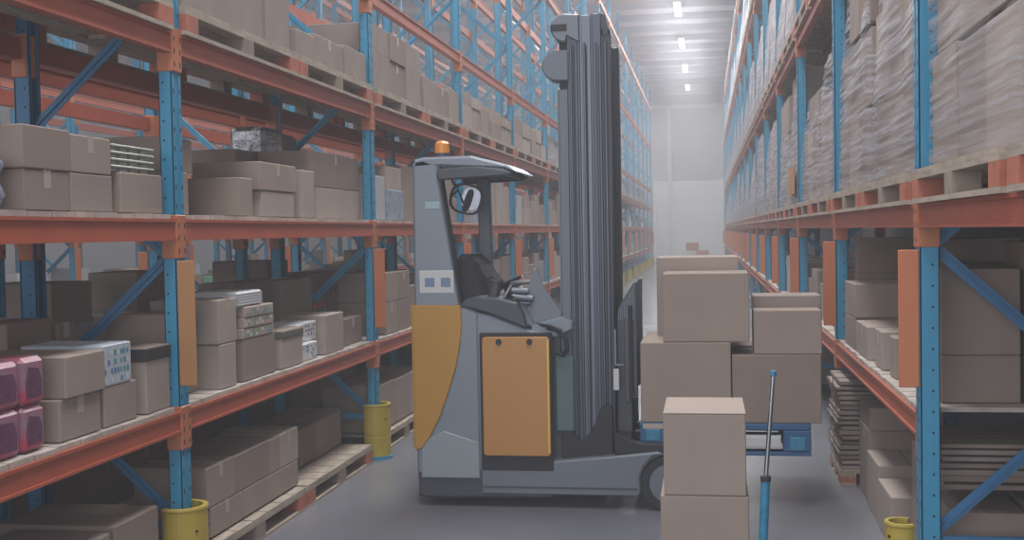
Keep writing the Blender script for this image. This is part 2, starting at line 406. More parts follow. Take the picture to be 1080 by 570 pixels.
# left rack, named boxes: x front, depth, y0, y1, z0, z1, material, label
g2 = 'boxes on the left rack, shelf at eye level'
g1 = 'boxes on the left rack, low shelf'
g0 = 'boxes on the floor under the left rack'
LB = [
 # eye-level shelf, left of nearest post
 (-2.49,.42,4.005,4.323,D2,1.950,1,'large carton at the far left of the eye-level shelf, lower of two',g2),
 (-2.485,.42,3.995,4.326,1.951,2.115,1,'large carton at the far left of the eye-level shelf, upper of two',g2),
 (-2.49,.5,4.330,4.663,D2,1.950,3,'lower carton beside the egg-tray stack, nearest left shelf bay',g2),
 (-2.49,.5,4.332,4.657,1.951,2.105,0,'upper carton beside the egg-tray stack, nearest left shelf bay',g2),
 (-2.49,.38,4.735,5.13,D2,1.972,0,'brown carton carrying the stack of white trays, left of nearest post',g2),
 # eye-level shelf, between first and second post
 (-2.56,.34,5.386,5.561,D2,2.009,3,'carton directly right of the nearest post, lower of two, eye-level shelf',g2),
 (-2.60,.34,5.40,5.70,2.010,2.182,0,'carton directly right of the nearest post, upper of two, eye-level shelf',g2),
 (-2.49,.36,6.058,6.234,D2,2.006,0,'single carton with a seam, second from nearest post on eye-level shelf',g2),
 (-2.49,.36,6.371,6.902,D2,1.944,2,'wide lower carton in the middle of the eye-level shelf',g2),
 (-2.485,.40,6.324,6.931,1.945,2.108,0,'upper carton of the middle stack on the eye-level shelf',g2),
 (-2.49,.30,7.049,7.284,D2,2.095,2,'tall narrow pale carton on the eye-level shelf',g2),
 (-2.545,.36,7.466,8.46,D2,2.004,2,'wide pale lower carton before the second post, eye-level shelf',g2),
 (-2.545,.36,7.368,8.465,2.005,2.241,1,'wide dusky upper carton before the second post, eye-level shelf',g2),
 (-2.93,.30,7.065,7.498,D2,2.241,1,'carton behind the middle stack on the eye-level shelf, left one',g2),
 (-2.93,.30,5.80,6.20,D2,2.15,1,'carton behind the single seamed carton on the eye-level shelf',g2),
 # low shelf, left of nearest post
 (-2.49,.40,4.200,4.515,D1,1.056,0,'lower big carton beside the pink packs on the low shelf',g1),
 (-2.475,.44,4.225,4.531,1.057,1.223,0,'upper big carton beside the pink packs on the low shelf',g1),
 (-2.49,.36,4.545,4.827,D1,1.061,0,'carton under the printed white pack on the low shelf',g1),
 (-2.93,.25,4.947,5.10,D1,1.30,1,'dark carton at the back of the low shelf beside the diagonal brace',g1),
 (-2.93,.25,4.55,4.90,D1,1.33,1,'dark carton at the back of the low shelf, left of the brace',g1),
 (-2.93,.25,5.71,6.056,D1,1.281,3,'carton at the back of the low shelf just behind the nearest post',g1),
 # low shelf, first to second post
 (-2.60,.34,5.40,5.69,D1,1.075,0,'carton right of the nearest post on the low shelf, lower of two',g1),
 (-2.60,.34,5.41,5.70,1.076,1.304,0,'carton right of the nearest post on the low shelf, upper of two',g1),
 (-2.49,.36,5.737,5.947,D1,1.124,2,'second column from the nearest post on low shelf, lower carton',g1),
 (-2.49,.38,5.728,5.963,1.125,1.356,2,'second column from the nearest post on low shelf, upper carton',g1),
 (-2.49,.40,6.050,6.521,D1,1.121,1,'wide carton under the pile of printed packs on the low shelf',g1),
 (-2.49,.32,7.444,7.834,D1,1.152,2,'pale carton right of the blue-white packs on the low shelf',g1),
 (-2.545,.34,8.02,8.455,D1,1.081,1,'squat carton beside the second post on the low shelf',g1),
 (-2.93,.25,7.80,8.46,D1,1.370,2,'big pale carton standing at the back of the low shelf',g1),
 (-2.95,.25,7.055,7.70,D1,1.391,1,'dark carton at the back of the low shelf behind the packs',g1),
 (-2.49,.40,8.938,9.282,D1,1.140,0,'lower left carton of four stacked just past the second post',g1),
 (-2.49,.40,9.284,9.684,D1,1.140,1,'lower right carton of four stacked just past the second post',g1),
 (-2.49,.40,8.957,9.300,1.141,1.380,0,'upper left carton of four stacked just past the second post',g1),
 (-2.49,.40,9.302,9.705,1.141,1.376,1,'upper right carton of four stacked just past the second post',g1),
 # floor level
 (-2.50,.55,4.62,5.02,.16,.455,1,'carton on the floor pallet left of the nearest post, by the yellow protector',g0),
 (-2.50,.45,4.19,4.58,.16,.44,1,'carton on the floor pallet in the bottom left corner',g0),
 (-2.50,.40,5.591,6.006,.15,.305,0,'lower row carton on the first floor pallet, one nearest the yellow protector',g0),
 (-2.50,.40,6.008,6.470,.15,.305,0,'lower row carton on the first floor pallet, middle one',g0),
 (-2.50,.40,6.472,6.883,.15,.305,0,'lower row carton on the first floor pallet, far end',g0),
 (-2.50,.40,5.560,5.905,.306,.512,0,'upper row carton on the first floor pallet, nearest of four',g0),
 (-2.50,.40,5.907,6.416,.306,.508,1,'upper row carton on the first floor pallet, second of four',g0),
 (-2.50,.40,6.418,6.588,.306,.505,0,'upper row carton on the first floor pallet, narrow third of four',g0),
 (-2.50,.40,6.590,6.900,.306,.507,2,'upper row carton on the first floor pallet, farthest of four',g0),
 (-2.66,.40,7.36,7.703,.15,.400,1,'carton set back on the second floor pallet, nearest of three',g0),
 (-2.66,.40,7.705,8.256,.15,.398,0,'carton set back on the second floor pallet, middle of three',g0),
 (-2.70,.38,8.258,8.360,.15,.392,2,'narrow carton set back on the second floor pallet by the second post',g0),
 (-2.50,.45,8.70,9.20,.15,.51,0,'floor carton behind the second yellow protector, first of three',g0),
 (-2.50,.45,9.202,9.72,.15,.50,0,'floor carton behind the second yellow protector, second of three',g0),
 (-2.50,.45,9.722,10.2,.15,.50,2,'floor carton behind the second yellow protector, third of three',g0),
]
for k, (xf, d, y0, y1, z0, z1, mi, lab, gr) in enumerate(LB):
    carton(xf, xf-d, y0, y1, z0+G*.4, z1, lab, gr, mi, tape=(k % 3 == 0 and 'x'))

# carton with a dark lid (two of them)
def lidded(xf, d, y0, y1, z0, z1, lidh, label, mi, lidm):
    t = thing('lidded_box', (xf-d/2, (y0+y1)/2, z0), label, 'lidded box')
    MB().box(xf-d, xf, y0, y1, z0, z1-.01, 0, .004).build('box_body', CARD[mi], t)
    m = MB().box(xf-d-.006, xf+.006, y0-.006, y1+.006, z1-lidh, z1-.004, 0, .004)
    m.box(xf-d-.004, xf+.004, y0-.004, y1+.004, z1-.006, z1, 1, .001)
    m.build('lid', [lidm, CARD[0]], t); return t
M_LID = mat('lid_charcoal', (.035, .033, .035), .6)
M_LID2 = mat('lid_olive', (.11, .10, .075), .6)
lidded(-2.49, .40, 4.92, 5.155, D1+.001, 1.188, .062, 'brown box with a charcoal lid on low shelf, left of nearest post', 2, M_LID)
lidded(-2.49, .34, 6.632, 6.995, D1+.001, 1.116, .045, 'brown box with a dark olive lid in the middle of the low shelf', 2, M_LID2)

# printed pack on a carton
M_PRINT = mat('pack_white', (.47, .51, .58), .5, noise=.2, nscale=20)
M_TEAL = mat('print_teal', (.06, .26, .30), .5)
M_BLP = mat('print_blue', (.10, .17, .38), .5)
M_GRN = mat('print_green', (.16, .33, .14), .5)
M_PINK = mat('pack_pink', (.42, .045, .09), .35, noise=.55, nscale=12, alt=(.27,.20,.26))
M_PINKD = mat('pack_pink_print', (.16, .06, .12), .35, noise=.5, nscale=30)
def printed(x0, x1, y0, y1, z0, z1, label, inks, rows=5, cols=7, name='printed_pack', cat='printed pack', base=None, grp=None):
    t = thing(name, ((x0+x1)/2, (y0+y1)/2, z0), label, cat, grp)
    MB().box(x0, x1, y0, y1, z0, z1, 0, .005).build('pack_body', base or M_PRINT, t)
    m = MB(); xf = max(x0, x1); r = random.Random(int(y0*1000))
    for a in range(rows):
        for b in range(cols):
            if r.random() < .28: continue
            ya = y0+.015+(y1-y0-.03)*b/cols; yb = ya+(y1-y0)*.7/cols*r.uniform(.5,1)
            za = z0+.012+(z1-z0-.02)*a/rows; zb = za+(z1-z0)*.5/rows
            m.box(xf-.001, xf+.0012, ya, yb, za, zb, r.randrange(len(inks)))
    m.build('printing', inks, t); return t
printed(-2.86, -2.487, 4.534, 4.780, 1.062, 1.236, 'white pack printed with teal rows of marks, beside the lidded box', [M_TEAL, M_LAB, M_BLP], 4, 8)
# pink packs
for k, (y0, y1, z0, z1, lab) in enumerate([
  (3.70,3.945,D1,1.066,'pink and white wrapped pack at left edge of low shelf, lower left'),
  (3.705,3.95,1.067,1.241,'pink and white wrapped pack at left edge of low shelf, upper left'),
  (3.958,4.11,D1,1.062,'pink and white wrapped pack against the big carton, lower right'),
  (3.962,4.115,1.063,1.245,'pink and white wrapped pack against the big carton, upper right')]):
    t = thing('pink_pack', (-2.6, (y0+y1)/2, z0), lab, 'wrapped pack', 'pink packs on the low shelf')
    MB().box(-2.74, -2.495, y0, y1, z0+.001, z1, 0, .018).build('pack_body', M_PINK, t)
    m = MB(); m.prism([(y0+.03,z0+.03),(y1-.03,z0+.03),(y1-.025,z0+.09),(y1-.045,z1-.045),(y0+.04,z1-.035),(y0+.02,z0+.08)], 'x', -2.495, -2.4935)
    m.build('printed_panel', M_PINKD, t)
# pile of printed cartons and sheet packs
z = 1.122
for k in range(3):
    zt = z+.058
    printed(-2.84, -2.487+.004*k, 6.04+.01*k, 6.50-.01*k, z, zt, ['flat printed carton at the bottom of the pile on the low shelf','flat printed carton in the middle of the pile on the low shelf','flat printed carton at the top of the pile on the low shelf'][k], [M_GRN, M_LAB, M_TEAL], 2, 10, base=CARD[2], grp='flat printed cartons piled on the low shelf')
    z = zt+.001
t = thing('paper_bale', (-2.66, 6.08, z), 'white shrink-wrapped paper bundle on top of the printed carton pile', 'paper bundle')
MB().box(-2.84, -2.49, 5.985, 6.345, z, z+.085, 0, .014).build('bundle', M_WHITE, t)
m = MB()
for k in range(5): m.box(-2.842, -2.488, 5.983, 6.347, z+.012+k*.015, z+.014+k*.015)
m.build('sheet_edges', M_LAB, t)
for k, (y0,y1,z0,z1,lab) in enumerate([(7.02,7.16,D1,1.000,'left lower'),(7.165,7.30,D1,1.000,'right lower'),(7.03,7.17,1.001,1.12,'left upper'),(7.175,7.40,1.001,1.125,'right upper')]):
    printed(-2.78, -2.50-.04*(k>1), y0, y1, z0+.001, z1, 'blue and white striped pack on the low shelf, %s of four' % lab, [M_BLP, M_LAB, M_PINK][:3 if k>1 else 2], 4, 4, base=M_WHITE, grp='striped packs on the low shelf')
# small plain box carrying the upper right striped pack's end
carton(-2.55,-2.78,7.305,7.43,D1+.001,1.0,'small plain carton wedged beside the striped packs', g1, 2)

# trays
def tray_stack(x0, x1, y0, y1, z0, n, th, label, m0):
    t = thing('tray_stack', ((x0+x1)/2,(y0+y1)/2,z0), label, 'tray stack')
    for k in range(n):
        m = MB(); zb = z0+k*th
        m.box(x0, x1, y0, y1, zb+th*.62, zb+th*.95, 0, .004)
        ny = 4
        for a in range(ny):
            for b in range(3):
                ya = y0+(y1-y0)*(a+.12)/ny; yb = y0+(y1-y0)*(a+.8)/ny
                xa = x0+(x1-x0)*(b+.12)/3; xb = x0+(x1-x0)*(b+.8)/3
                m.box(xa, xb, ya, yb, zb, zb+th*.63, 0, .006)
        m.build('tray', m0, t)
M_TRAY = mat('tray_white', (.55, .57, .52), .6, noise=.1)
M_TRAYG = mat('tray_grey', (.36, .35, .33), .6, noise=.1)
tray_stack(-2.80, -2.50, 4.69, 5.08, 1.973, 4, .030, 'stack of white moulded trays on a carton left of the nearest post', M_TRAY)
tray_stack(-3.16, -2.92, 4.80, 5.05, D2+.001, 9, .038, 'grey tray stack behind the white trays, against the rear of the shelf', M_TRAYG)
# filled bags at the left edge
def bag(x0, x1, y0, y1, z0, z1, label, m0, grp=None):
    m = MB(); nu, nv = 14, 10; cx, cy, cz = (x0+x1)/2, (y0+y1)/2, (z0+z1)/2
    r = random.Random(int(z0*999)); ph = r.random()*6
    vs = []
    for j in range(nv+1):
        b_ = -PI/2+PI*j/nv
        for i in range(nu):
            a = 2*PI*i/nu
            cb, sb, ca, sa = math.cos(b_), math.sin(b_), math.cos(a), math.sin(a)
            f = lambda v, e: math.copysign(abs(v)**e, v)
            wob = 1+.04*math.sin(5*a+ph)+.03*math.sin(7*b_+ph)
            vs.append((cx+(x1-x0)/2*f(cb,.35)*f(ca,.45)*wob, cy+(y1-y0)/2*f(cb,.35)*f(sa,.45)*wob, cz+(z1-z0)/2*f(sb,.6)))
    F = [(j*nu+i, j*nu+(i+1)%nu, (j+1)*nu+(i+1)%nu, (j+1)*nu+i) for j in range(nv) for i in range(nu)]
    m.add(vs, F, 0, True); m._fix = True
    o = m.build('filled_bag', m0, origin=(cx,cy,z0)); return tag(o, label, 'filled bag', grp)
M_BAG = mat('bag_blue_white', (.50,.52,.56), .4, noise=.8, nscale=16, alt=(.04,.07,.22), bump=.4, bscale=20)
bag(-2.78,-2.50,3.62,3.955,D2+.002,1.905,'blue and white filled bag at left edge of eye-level shelf, lower',M_BAG)
bag(-2.78,-2.50,3.62,3.95,1.907,1.995,'blue and white filled bag at left edge of eye-level shelf, upper',M_BAG)
# silver foil bundle hung behind
M_FOIL = mat('foil', (.55,.56,.60), .25, .7, noise=.6, nscale=14, bump=1.0, bscale=25)
M_FOILB = mat('foil_blue', (.20,.24,.34), .3, .5, noise=.6, nscale=14, bump=1.0, bscale=25)
tag(MB().box(-3.30,-2.96,7.66,8.36,D2+.001,2.12,0,.01).build('cardboard_box', CARD[1], origin=(-3.1,8.0,D2)), 'carton at the back of the eye-level shelf, under the foil-wrapped bundle','cardboard box', g2)
t = thing('foil_bundle', (-3.1, 8.0, 2.121), 'silver foil-wrapped bundle on a carton at the back of the eye-level shelf', 'wrapped bundle')
MB().box(-3.24,-2.98,7.70,8.06,2.121,2.44,0,.03).build('foil_wrap', M_FOIL, t)
MB().box(-3.24,-2.98,8.065,8.36,2.121,2.42,0,.03).build('paper_wrap', CARD[3], t)
MB().box(-3.25,-2.97,7.69,8.07,2.20,2.27,0,.01).build('band', M_FOILB, t)
# green bottles
def bottle(x, y, z, h, r, label, mb_, mc, grp=None):
    t = thing('bottle', (x,y,z), label, 'bottle', grp)
    m = MB(); m.cyl((x,y,z),(x,y,z+h*.7),r,n=14); m.cyl((x,y,z+h*.7),(x,y,z+h*.86),r,r*.4,n=14); m.build('bottle_body', mb_, t)
    m = MB(); m.cyl((x,y,z+h*.86),(x,y,z+h),r*.45,n=12); m.build('cap', mc, t)
M_BGREEN = mat('bottle_green', (.05,.22,.14), .3); M_CAPR = mat('cap_red', (.55,.08,.06), .4)
for k, dy in enumerate((8.56,8.68,8.80)): bottle(-2.95, dy, D1+.001, .27, .045, 'green bottle with red cap past the second post, %s of three' % ('nearest','middle','farthest')[k], M_BGREEN, M_CAPR, 'bottles past the second left post')
M_BJUG = mat('jug_white', (.6,.62,.6), .4); M_CAPG = mat('cap_green', (.05,.40,.15), .4)
for k in range(4): bottle(-2.56, 15.35+k*.2, D1+.001, .30-.02*(k%2), .07, 'white jug with green cap on low shelf behind the truck cab, %s of four' % ORD[k], M_BJUG, M_CAPG, 'white jugs behind the truck cab')

# ------------------------------------------------------------------ generic rows of cartons on further bays (each its own object)
SH = {'floor': ('floor', .15), 'low': ('low shelf', D1), 'eye': ('eye-level shelf', D2)}
def pick(side): return random.choice((0,1,2,3,0,1,2,4,5)) if side != 'right' else random.choice((0,1,2,3,4))
def row(side, lev, bay, y0, y1, xf, n, hmin, hmax, zbase, gap=.03, stack=.35, dmax=.5, minh=.0):
    """front row of cartons in one bay of a rack side ('left'/'right')"""
    sg = -1 if side == 'left' else 1
    y = y0; k = 0; wd = (y1-y0)/n
    phr = {'left':'left rack','right':'right rack','rear':'back rack'}[side]
    if side == 'rear': sg = -1
    for j in range(n):
        a = y+random.uniform(.0, gap); b = y+wd-random.uniform(.005, gap); y += wd
        h = random.uniform(hmin, hmax); x = xf+sg*random.uniform(0,.05); d = random.uniform(.34, dmax)
        st = random.random() < stack
        nm = ORD[j]
        h1 = h*random.uniform(.5,.6) if st else h
        lab = 'carton on the %s, %s bay %s, %s from front%s' % (phr, ORD[bay], SH[lev][0], nm, ', under another' if st else '')
        gr = 'cartons on the %s, %s' % (phr, SH[lev][0])
        carton(x, x+sg*d, a, b, zbase+G, zbase+h1, lab, gr, mi=pick(side), tape=('x' if random.random()<.4 else False))
        if st:
            lab = 'carton on the %s, %s bay %s, %s from front, on another' % (phr, ORD[bay], SH[lev][0], nm)
            carton(x+sg*.01, x+sg*(d-.02), a+.01, b-random.uniform(.0,.03), zbase+h1+.001, zbase+h, lab, gr, mi=pick(side))
for i in range(1, 8):            # bay i runs from post i to i+1 (left)
    ya, yb = ysL[i+1]+.07, ysL[i+2]-.07
    lo = 9.76 if i == 1 else ya
    row('left','low', i+1, lo, yb if i != 3 else yb, XL-.035, 3 if i==1 else (5 if i < 5 else 4), .26, .50, D1) if i != 3 else row('left','low', 4, ya+.95, yb, XL-.035, 4, .26, .5, D1)
    row('left','eye', i+1, ya, yb, XL-.035, 6 if i < 4 else 4, .28, .52, D2, stack=.5)
    if i >= 2: row('left','floor', i+1, ya+.05, yb-.05, XL-.06, 4, .28, .42, .15, stack=.4)
# things that stand out among them
for k, (y0,y1) in enumerate([(9.05,9.3),(8.62,8.9)]): pass

# right rack, named
gr1 = 'boxes on the right rack, low shelf'; gr0 = 'boxes on the floor under the right rack'
DR = D1
RB = [
 (.93,.50,7.704,8.275,DR,1.094,0,'lower carton of the front stack on the right low shelf',gr1),
 (.93,.50,7.689,8.258,1.095,1.312,0,'upper carton with a clean edge, front stack on the right low shelf',gr1),
 (1.44,.5,7.72,8.29,DR,1.59,1,'tall dark carton at the back of the right low shelf, behind the front stack',gr1),
 (1.02,.50,8.30,8.50,DR,1.357,1,'carton next to the second right post on the low shelf, lower',gr1),
 (1.02,.50,8.30,8.50,1.358,1.60,1,'carton next to the second right post on the low shelf, upper',gr1),
 (.93,.42,7.128,7.660,DR,1.087,2,'pale carton before the front stack on the right low shelf',gr1),
 (.94,.42,6.632,6.90,DR,1.10,2,'pale taped carton on the right low shelf, third from the nearest post',gr1),
 (.95,.42,6.233,6.427,DR,1.103,0,'narrow carton on the right low shelf, second from the nearest post',gr1),
 (1.02,.335,5.42,5.80,DR,1.10,1,'lower carton seen through the near right frame, next to the post',gr1),
 (1.02,.335,5.42,5.80,1.101,1.482,1,'upper carton seen through the near right frame, next to the post',gr1),
 (1.375,.5,5.42,5.80,DR,1.10,0,'lower carton seen through the near right frame, further in',gr1),
 (1.375,.5,5.42,5.80,1.101,1.60,0,'upper carton seen through the near right frame, further in',gr1),
 (1.45,.4,6.2,7.6,DR,1.45,1,'long dark carton deep inside the right low shelf',gr1),
 # floor
 (.955,.42,7.30,7.760,.0,.444,0,'carton under the right low shelf, lower of the pair behind the tall box',gr0),
 (.96,.42,7.29,7.743,.445,.583,0,'carton under the right low shelf, upper of the pair behind the tall box',gr0),
 (.94,.36,6.79,7.28,.0,.333,2,'carton on the floor under the right rack with a pale open top',gr0),
 (1.01,.30,5.959,6.13,.0,.601,0,'tall narrow carton on the floor beside the nearest right post',gr0),
 (.93,.40,6.273,6.75,.0,.272,2,'low carton on the floor by the right rack yellow protector',gr0),
 (1.06,.32,5.42,5.86,.16,.40,1,'carton near the floor seen through the near right frame, left one',gr0),
 (1.40,.45,5.42,5.86,.16,.42,1,'carton near the floor seen through the near right frame, right one',gr0),
]
for k, (xf, d, y0, y1, z0, z1, mi, lab, gr) in enumerate(RB):
    carton(xf, xf+d, y0, y1, z0+G*.4, z1, lab, gr, mi, tape=(k in (6,5,13) and 'x'))
# a parcel bale seen through the frame: stacked flat sheets
def bale(x0, x1, y0, y1, z0, n, th, label, seed, jit=.02, cols=CARD):
    r = random.Random(seed); t = thing('flat_cardboard_bale', ((x0+x1)/2,(y0+y1)/2,z0), label, 'cardboard bale', 'bales of flattened cardboard under the right rack')
    z = z0; m = [MB() for _ in cols]
    for k in range(n):
        dx, dy = r.uniform(-jit,jit), r.uniform(-jit,jit); h = th*r.uniform(.6,1)
        m[r.randrange(len(cols))].box(x0+dx, x1+dx, y0+dy, y1+dy, z, z+h-.001, 0, .003); z += th
    mm = MB()
    for i, q in enumerate(m): mm.add(q.v, q.f, i)
    mm.build('sheet_stack', cols, t)
    s = MB()
    for f in (.25,.75):
        y = y0+(y1-y0)*f; s.box(x0-jit-.003, x1+jit+.003, y-.007, y+.007, z-.0005, z+.002)
        s.box(x0-jit-.004, x0-jit-.001, y-.007, y+.007, z0, z+.002)
    s.build('strap', M_SEAM, t)
zz = .10
for k in range(6):
    bale(.850-.015*(k%2), 1.40, 7.84, 8.43, zz, 3, .0316, 'bale of flattened cardboard under the right rack, %s from the bottom' % ORD[k], 40+k, .014, CARD[:4]); zz += .097
bale(1.03, 1.85, 5.44, 5.95, .50, 7, .031, 'dark flat bundle on a pallet below the near right low shelf', 77, .012, [CARD[1], CARD[3]])

for i in range(1, 8):
    ya, yb = ysR[i+1]+.07, ysR[i+2]-.07
    row('right','low', i+1, ya, yb, XR+.04, 5 if i < 4 else 4, .25, .45, D1, stack=.3)
    if i >= 2: row('right','floor', i+1, ya, yb, XR+.08, 4, .25, .42, .15)

# ------------------------------------------------------------------ pallets
def pallet(x0, x1, y0, y1, z0, label, detail=True, grp=None, h=.14, single=False):
    """wooden pallet: length along y; blocks and boards"""
    cx, cy = (x0+x1)/2, (y0+y1)/2
    n = 7
    def boards(m, mi=0):
        wx = (x1-x0)
        for k in range(n):
            ya = y0+(y1-y0)*k/n+.008; yb = y0+(y1-y0)*(k+1)/n-.008
            m.box(x0, x1, ya, yb, z0+h-.02, z0+h, mi)
        for xx in (x0, cx-.05, x1-.1): m.box(xx, xx+.1, y0, y1, z0+h-.041, z0+h-.0205, mi)
    def bottoms(m, mi=0):
        for xx in (x0, cx-.05, x1-.1): m.box(xx, xx+.1, y0, y1, z0, z0+.02, mi)
    blocks = []
    for b_, yy in enumerate((y0, cy-.07, y1-.14)):
        for a_, xx in enumerate((x0, cx-.05, x1-.1)):
            blocks.append((xx, xx+.1, yy, yy+.14, z0+.0205, z0+h-.0415, b_ != 1))
    if not single:
        t = thing('wooden_pallet', (cx,cy,z0), label, 'wooden pallet', grp)
        m = MB(); boards(m); m.build('top_deck', M_WOOD, t)
        m = MB(); bottoms(m); m.build('bottom_board', M_WOOD, t)
        for bl in blocks: MB().box(*bl[:6]).build('block', M_REDB if bl[6] else M_WOODD, t)
        return t
    m = MB(); boards(m); bottoms(m)
    for bl in blocks: m.box(*bl[:6], 2 if bl[6] else 1)
    o = m.build('wooden_pallet', [M_WOOD, M_WOODD, M_REDB], origin=(cx,cy,z0)); return tag(o, label, 'wooden pallet', grp)

PX0, PX1 = XL+.03, XL-.87
Z3 = L3+.05+.001
for i in range(0, 3):
    for j in range(2):
        ya = ysL[i]+.062+j*1.60
        pallet(PX1, PX0, ya, ya+1.57, Z3, 'wooden pallet on the left rack upper beams, bay %s, %s one' % (ORD[i], ('nearer','farther')[j]), grp='pallets on the upper beams of the left rack')
proto = None
for i in range(3, NB):
    for j in range(2):
        ya = ysL[i]+.062+j*1.60
        lab = 'wooden pallet on the left rack upper beams, bay %s, %s one' % (ORD[i], ('nearer','farther')[j])
        if proto is None:
            proto = pallet(PX1, PX0, ya, ya+1.57, Z3, lab, single=True, grp='pallets on the upper beams of the left rack'); p0 = proto.location.copy(); y00 = ya
        else:
            c = proto.copy(); COL.objects.link(c); c.location = p0+Vector((0,ya-y00,0)); c['label'] = lab
# floor pallets (left)
pallet(-3.40,-2.44,5.36,6.86,0,'floor pallet under the left rack between the yellow protectors, nearer one, loaded with cartons', grp='floor pallets left')
pallet(-3.40,-2.44,6.89,8.30,0,'floor pallet under the left rack beside second protector, its front edge empty', grp='floor pallets left')
pallet(-3.40,-2.48,3.5,4.98,0,'floor pallet under the left rack in the bottom left corner', grp='floor pallets left', h=.155)
for i in range(1, 8):
    for j in range(2):
        if i == 1 and j == 0: ya = ysL[2]+.16
        else: ya = ysL[i+1]+.13+j*1.5
        pallet(-3.40,-2.46, ya, ya+1.44, 0, 'floor pallet under the left rack, bay %s, %s one' % (ORD[i+1], ('nearer','farther')[j]), grp='floor pallets left', single=i > 2)
pallet(1.0,1.9,5.42,5.98,0,'floor pallet seen through the near right frame', grp='floor pallets right', h=.155)
pallet(.84,1.55,7.80,8.455,0,'pallet under the bales of flattened cardboard', grp='floor pallets right', h=.099)
for i in range(2, 8):
    for j in range(2):
        ya = ysR[i+1]+.13+j*1.5
        pallet(.93,1.8, ya, ya+1.44, 0, 'floor pallet under the right rack, bay %s, %s one' % (ORD[i+1], ('nearer','farther')[j]), grp='floor pallets right', single=True)

# ------------------------------------------------------------------ cartons piled on the left rack's upper pallets
def pile(i, j, ya, nx, hs, xf=XL-.01, z=Z3+.141, mi=None):
    """hs: list of columns (rel width, [heights])"""
    tot = sum(w for w, _ in hs); y = ya+.02
    for a, (w_, hh) in enumerate(hs):
        wd = 1.50*w_/tot; zz = z
        for b, h in enumerate(hh):
            lab = 'carton on left rack upper pallets, bay %s, %s pallet, %s column, layer %s' % (ORD[i], ('nearer','farther')[j], ORD[a], ('one','two','three')[b])
            carton(xf-.01*((a+b)%2), xf-.72, y+.004, y+wd-.006, zz+G, zz+h, lab, 'cartons on the upper pallets of the left rack', mi, tape='x' if a%2 else False)
            zz += h+.001
        y += wd
pile(0,0, ysL[0]+.08, 1, [(1,[.5]),(1,[.5])])
pile(0,1, ysL[0]+1.70, 1, [(1,[.55]),(1,[.6])])
pile(1,0, ysL[1]+.08, 1, [(1,[.56]),(1,[.56]),(.7,[.56])], mi=3)
pile(1,1, ysL[1]+1.70, 1, [(.35,[.17]),(.6,[.20]),(.5,[.22])], mi=3)
pile(2,0, ysL[2]+.08, 1, [(1,[.28,.22])]*2+[(1,[.5])])
pile(2,1, ysL[2]+1.70, 1, [(1,[.3]),(1,[.28]),(.8,[.32])])
pile(3,0, ysL[3]+.08, 1, [(1,[.24,.14]),(1,[.24,.12]),(1,[.3])])
pile(3,1, ysL[3]+1.70, 1, [(1,[.2,.15]),(1,[.2,.12])])
pile(4,0, ysL[4]+.08, 1, [(1,[.2,.22]),(1,[.2,.2])])
pile(4,1, ysL[4]+1.70, 1, [(1,[.2,.2]),(1,[.22,.2]),(1,[.22])])

# ------------------------------------------------------------------ shrink-wrapped loads
def wrapped_load(x0, x1, y0, y1, z0, h, label, film, detail, seed, grp, lean=.04, mi=None, sgn=-1):
    r = random.Random(seed)
    t = thing('wrapped_pallet_load', ((x0+x1)/2,(y0+y1)/2,z0), label, 'wrapped load', grp)
    nl = 3 if h > .9 else 2
    # cartons in layers, the stack stepping in toward its top
    if detail:
        for l in range(nl):
            za, zb = z0+.002+h*l/nl, z0+h*(l+1)/nl-.004
            ins = .012+.02*l*r.random(); ny = 3
            for a in range(ny):
                ya = y0+ins+(y1-y0-2*ins)*a/ny+.003; yb = y0+ins+(y1-y0-2*ins)*(a+1)/ny-.003
                for b, (xa, xb) in enumerate(((x0+ins, (x0+x1)/2-.003), ((x0+x1)/2+.003, x1-ins))):
                    if l == nl-1 and r.random() < .3: continue
                    MB().box(xa+r.uniform(0,.012), xb, ya, yb, za, zb-r.uniform(0,.02), 0, .006).build('carton', CARD[r.randrange(4)], t)
    else:
        m = MB()
        for l in range(nl):
            za, zb = z0+.002+h*l/nl, z0+h*(l+1)/nl-.004; ins = .02+.03*l
            for a in range(2):
                m.box(x0+ins, x1-ins, y0+ins+(y1-y0-2*ins)*a/2, y0+ins+(y1-y0-2*ins)*(a+1)/2-.01, za, zb)
        m.build('carton_stack', CARD[r.randrange(4)], t)
    # film skin: a draped grid all round, with pleats
    m = MB(); nu, nv = (56, 22) if detail else (24, 8); vs = []
    def ring(u):
        p = u*2*((x1-x0)+(y1-y0)); X, Y_ = x1-x0, y1-y0
        if p < Y_: return (x0, y0+p, -1, 0)
        p -= Y_
        if p < X: return (x0+p, y1, 0, 1)
        p -= X
        if p < Y_: return (x1, y1-p, 1, 0)
        p -= Y_; return (x1-p, y0, 0, -1)
    a1, a2, a3 = r.uniform(0,6), r.uniform(0,6), r.uniform(3,6)
    for v in range(nv+1):
        f = v/nv; zc = z0+.002+ (h+.013)*f
        for u in range(nu):
            x, y, nx_, ny_ = ring(u/nu)
            off = .010+.010*math.sin(u*.5+a1+f*4)*math.sin(f*a3+a2)+r.uniform(-.001,.001)
            tp = lean*f*f
            off = max(off, -.004)-0
            x2 = x+nx_*(off)-( (x-(x0+x1)/2)*tp ); y2 = y+ny_*(off)-((y-(y0+y1)/2)*tp)
            vs.append((x2, y2, zc-(.03*abs(math.sin(u*.5)) if v == nv else 0)))
    F = [(v*nu+u, v*nu+(u+1)%nu, (v+1)*nu+(u+1)%nu, (v+1)*nu+u) for v in range(nv) for u in range(nu)]
    m.add(vs, F, 0, True)
    m._fix = True
    m.build('stretch_film', film, t)
    return t
gW = 'wrapped loads on the right rack'
Z2 = L2+.051
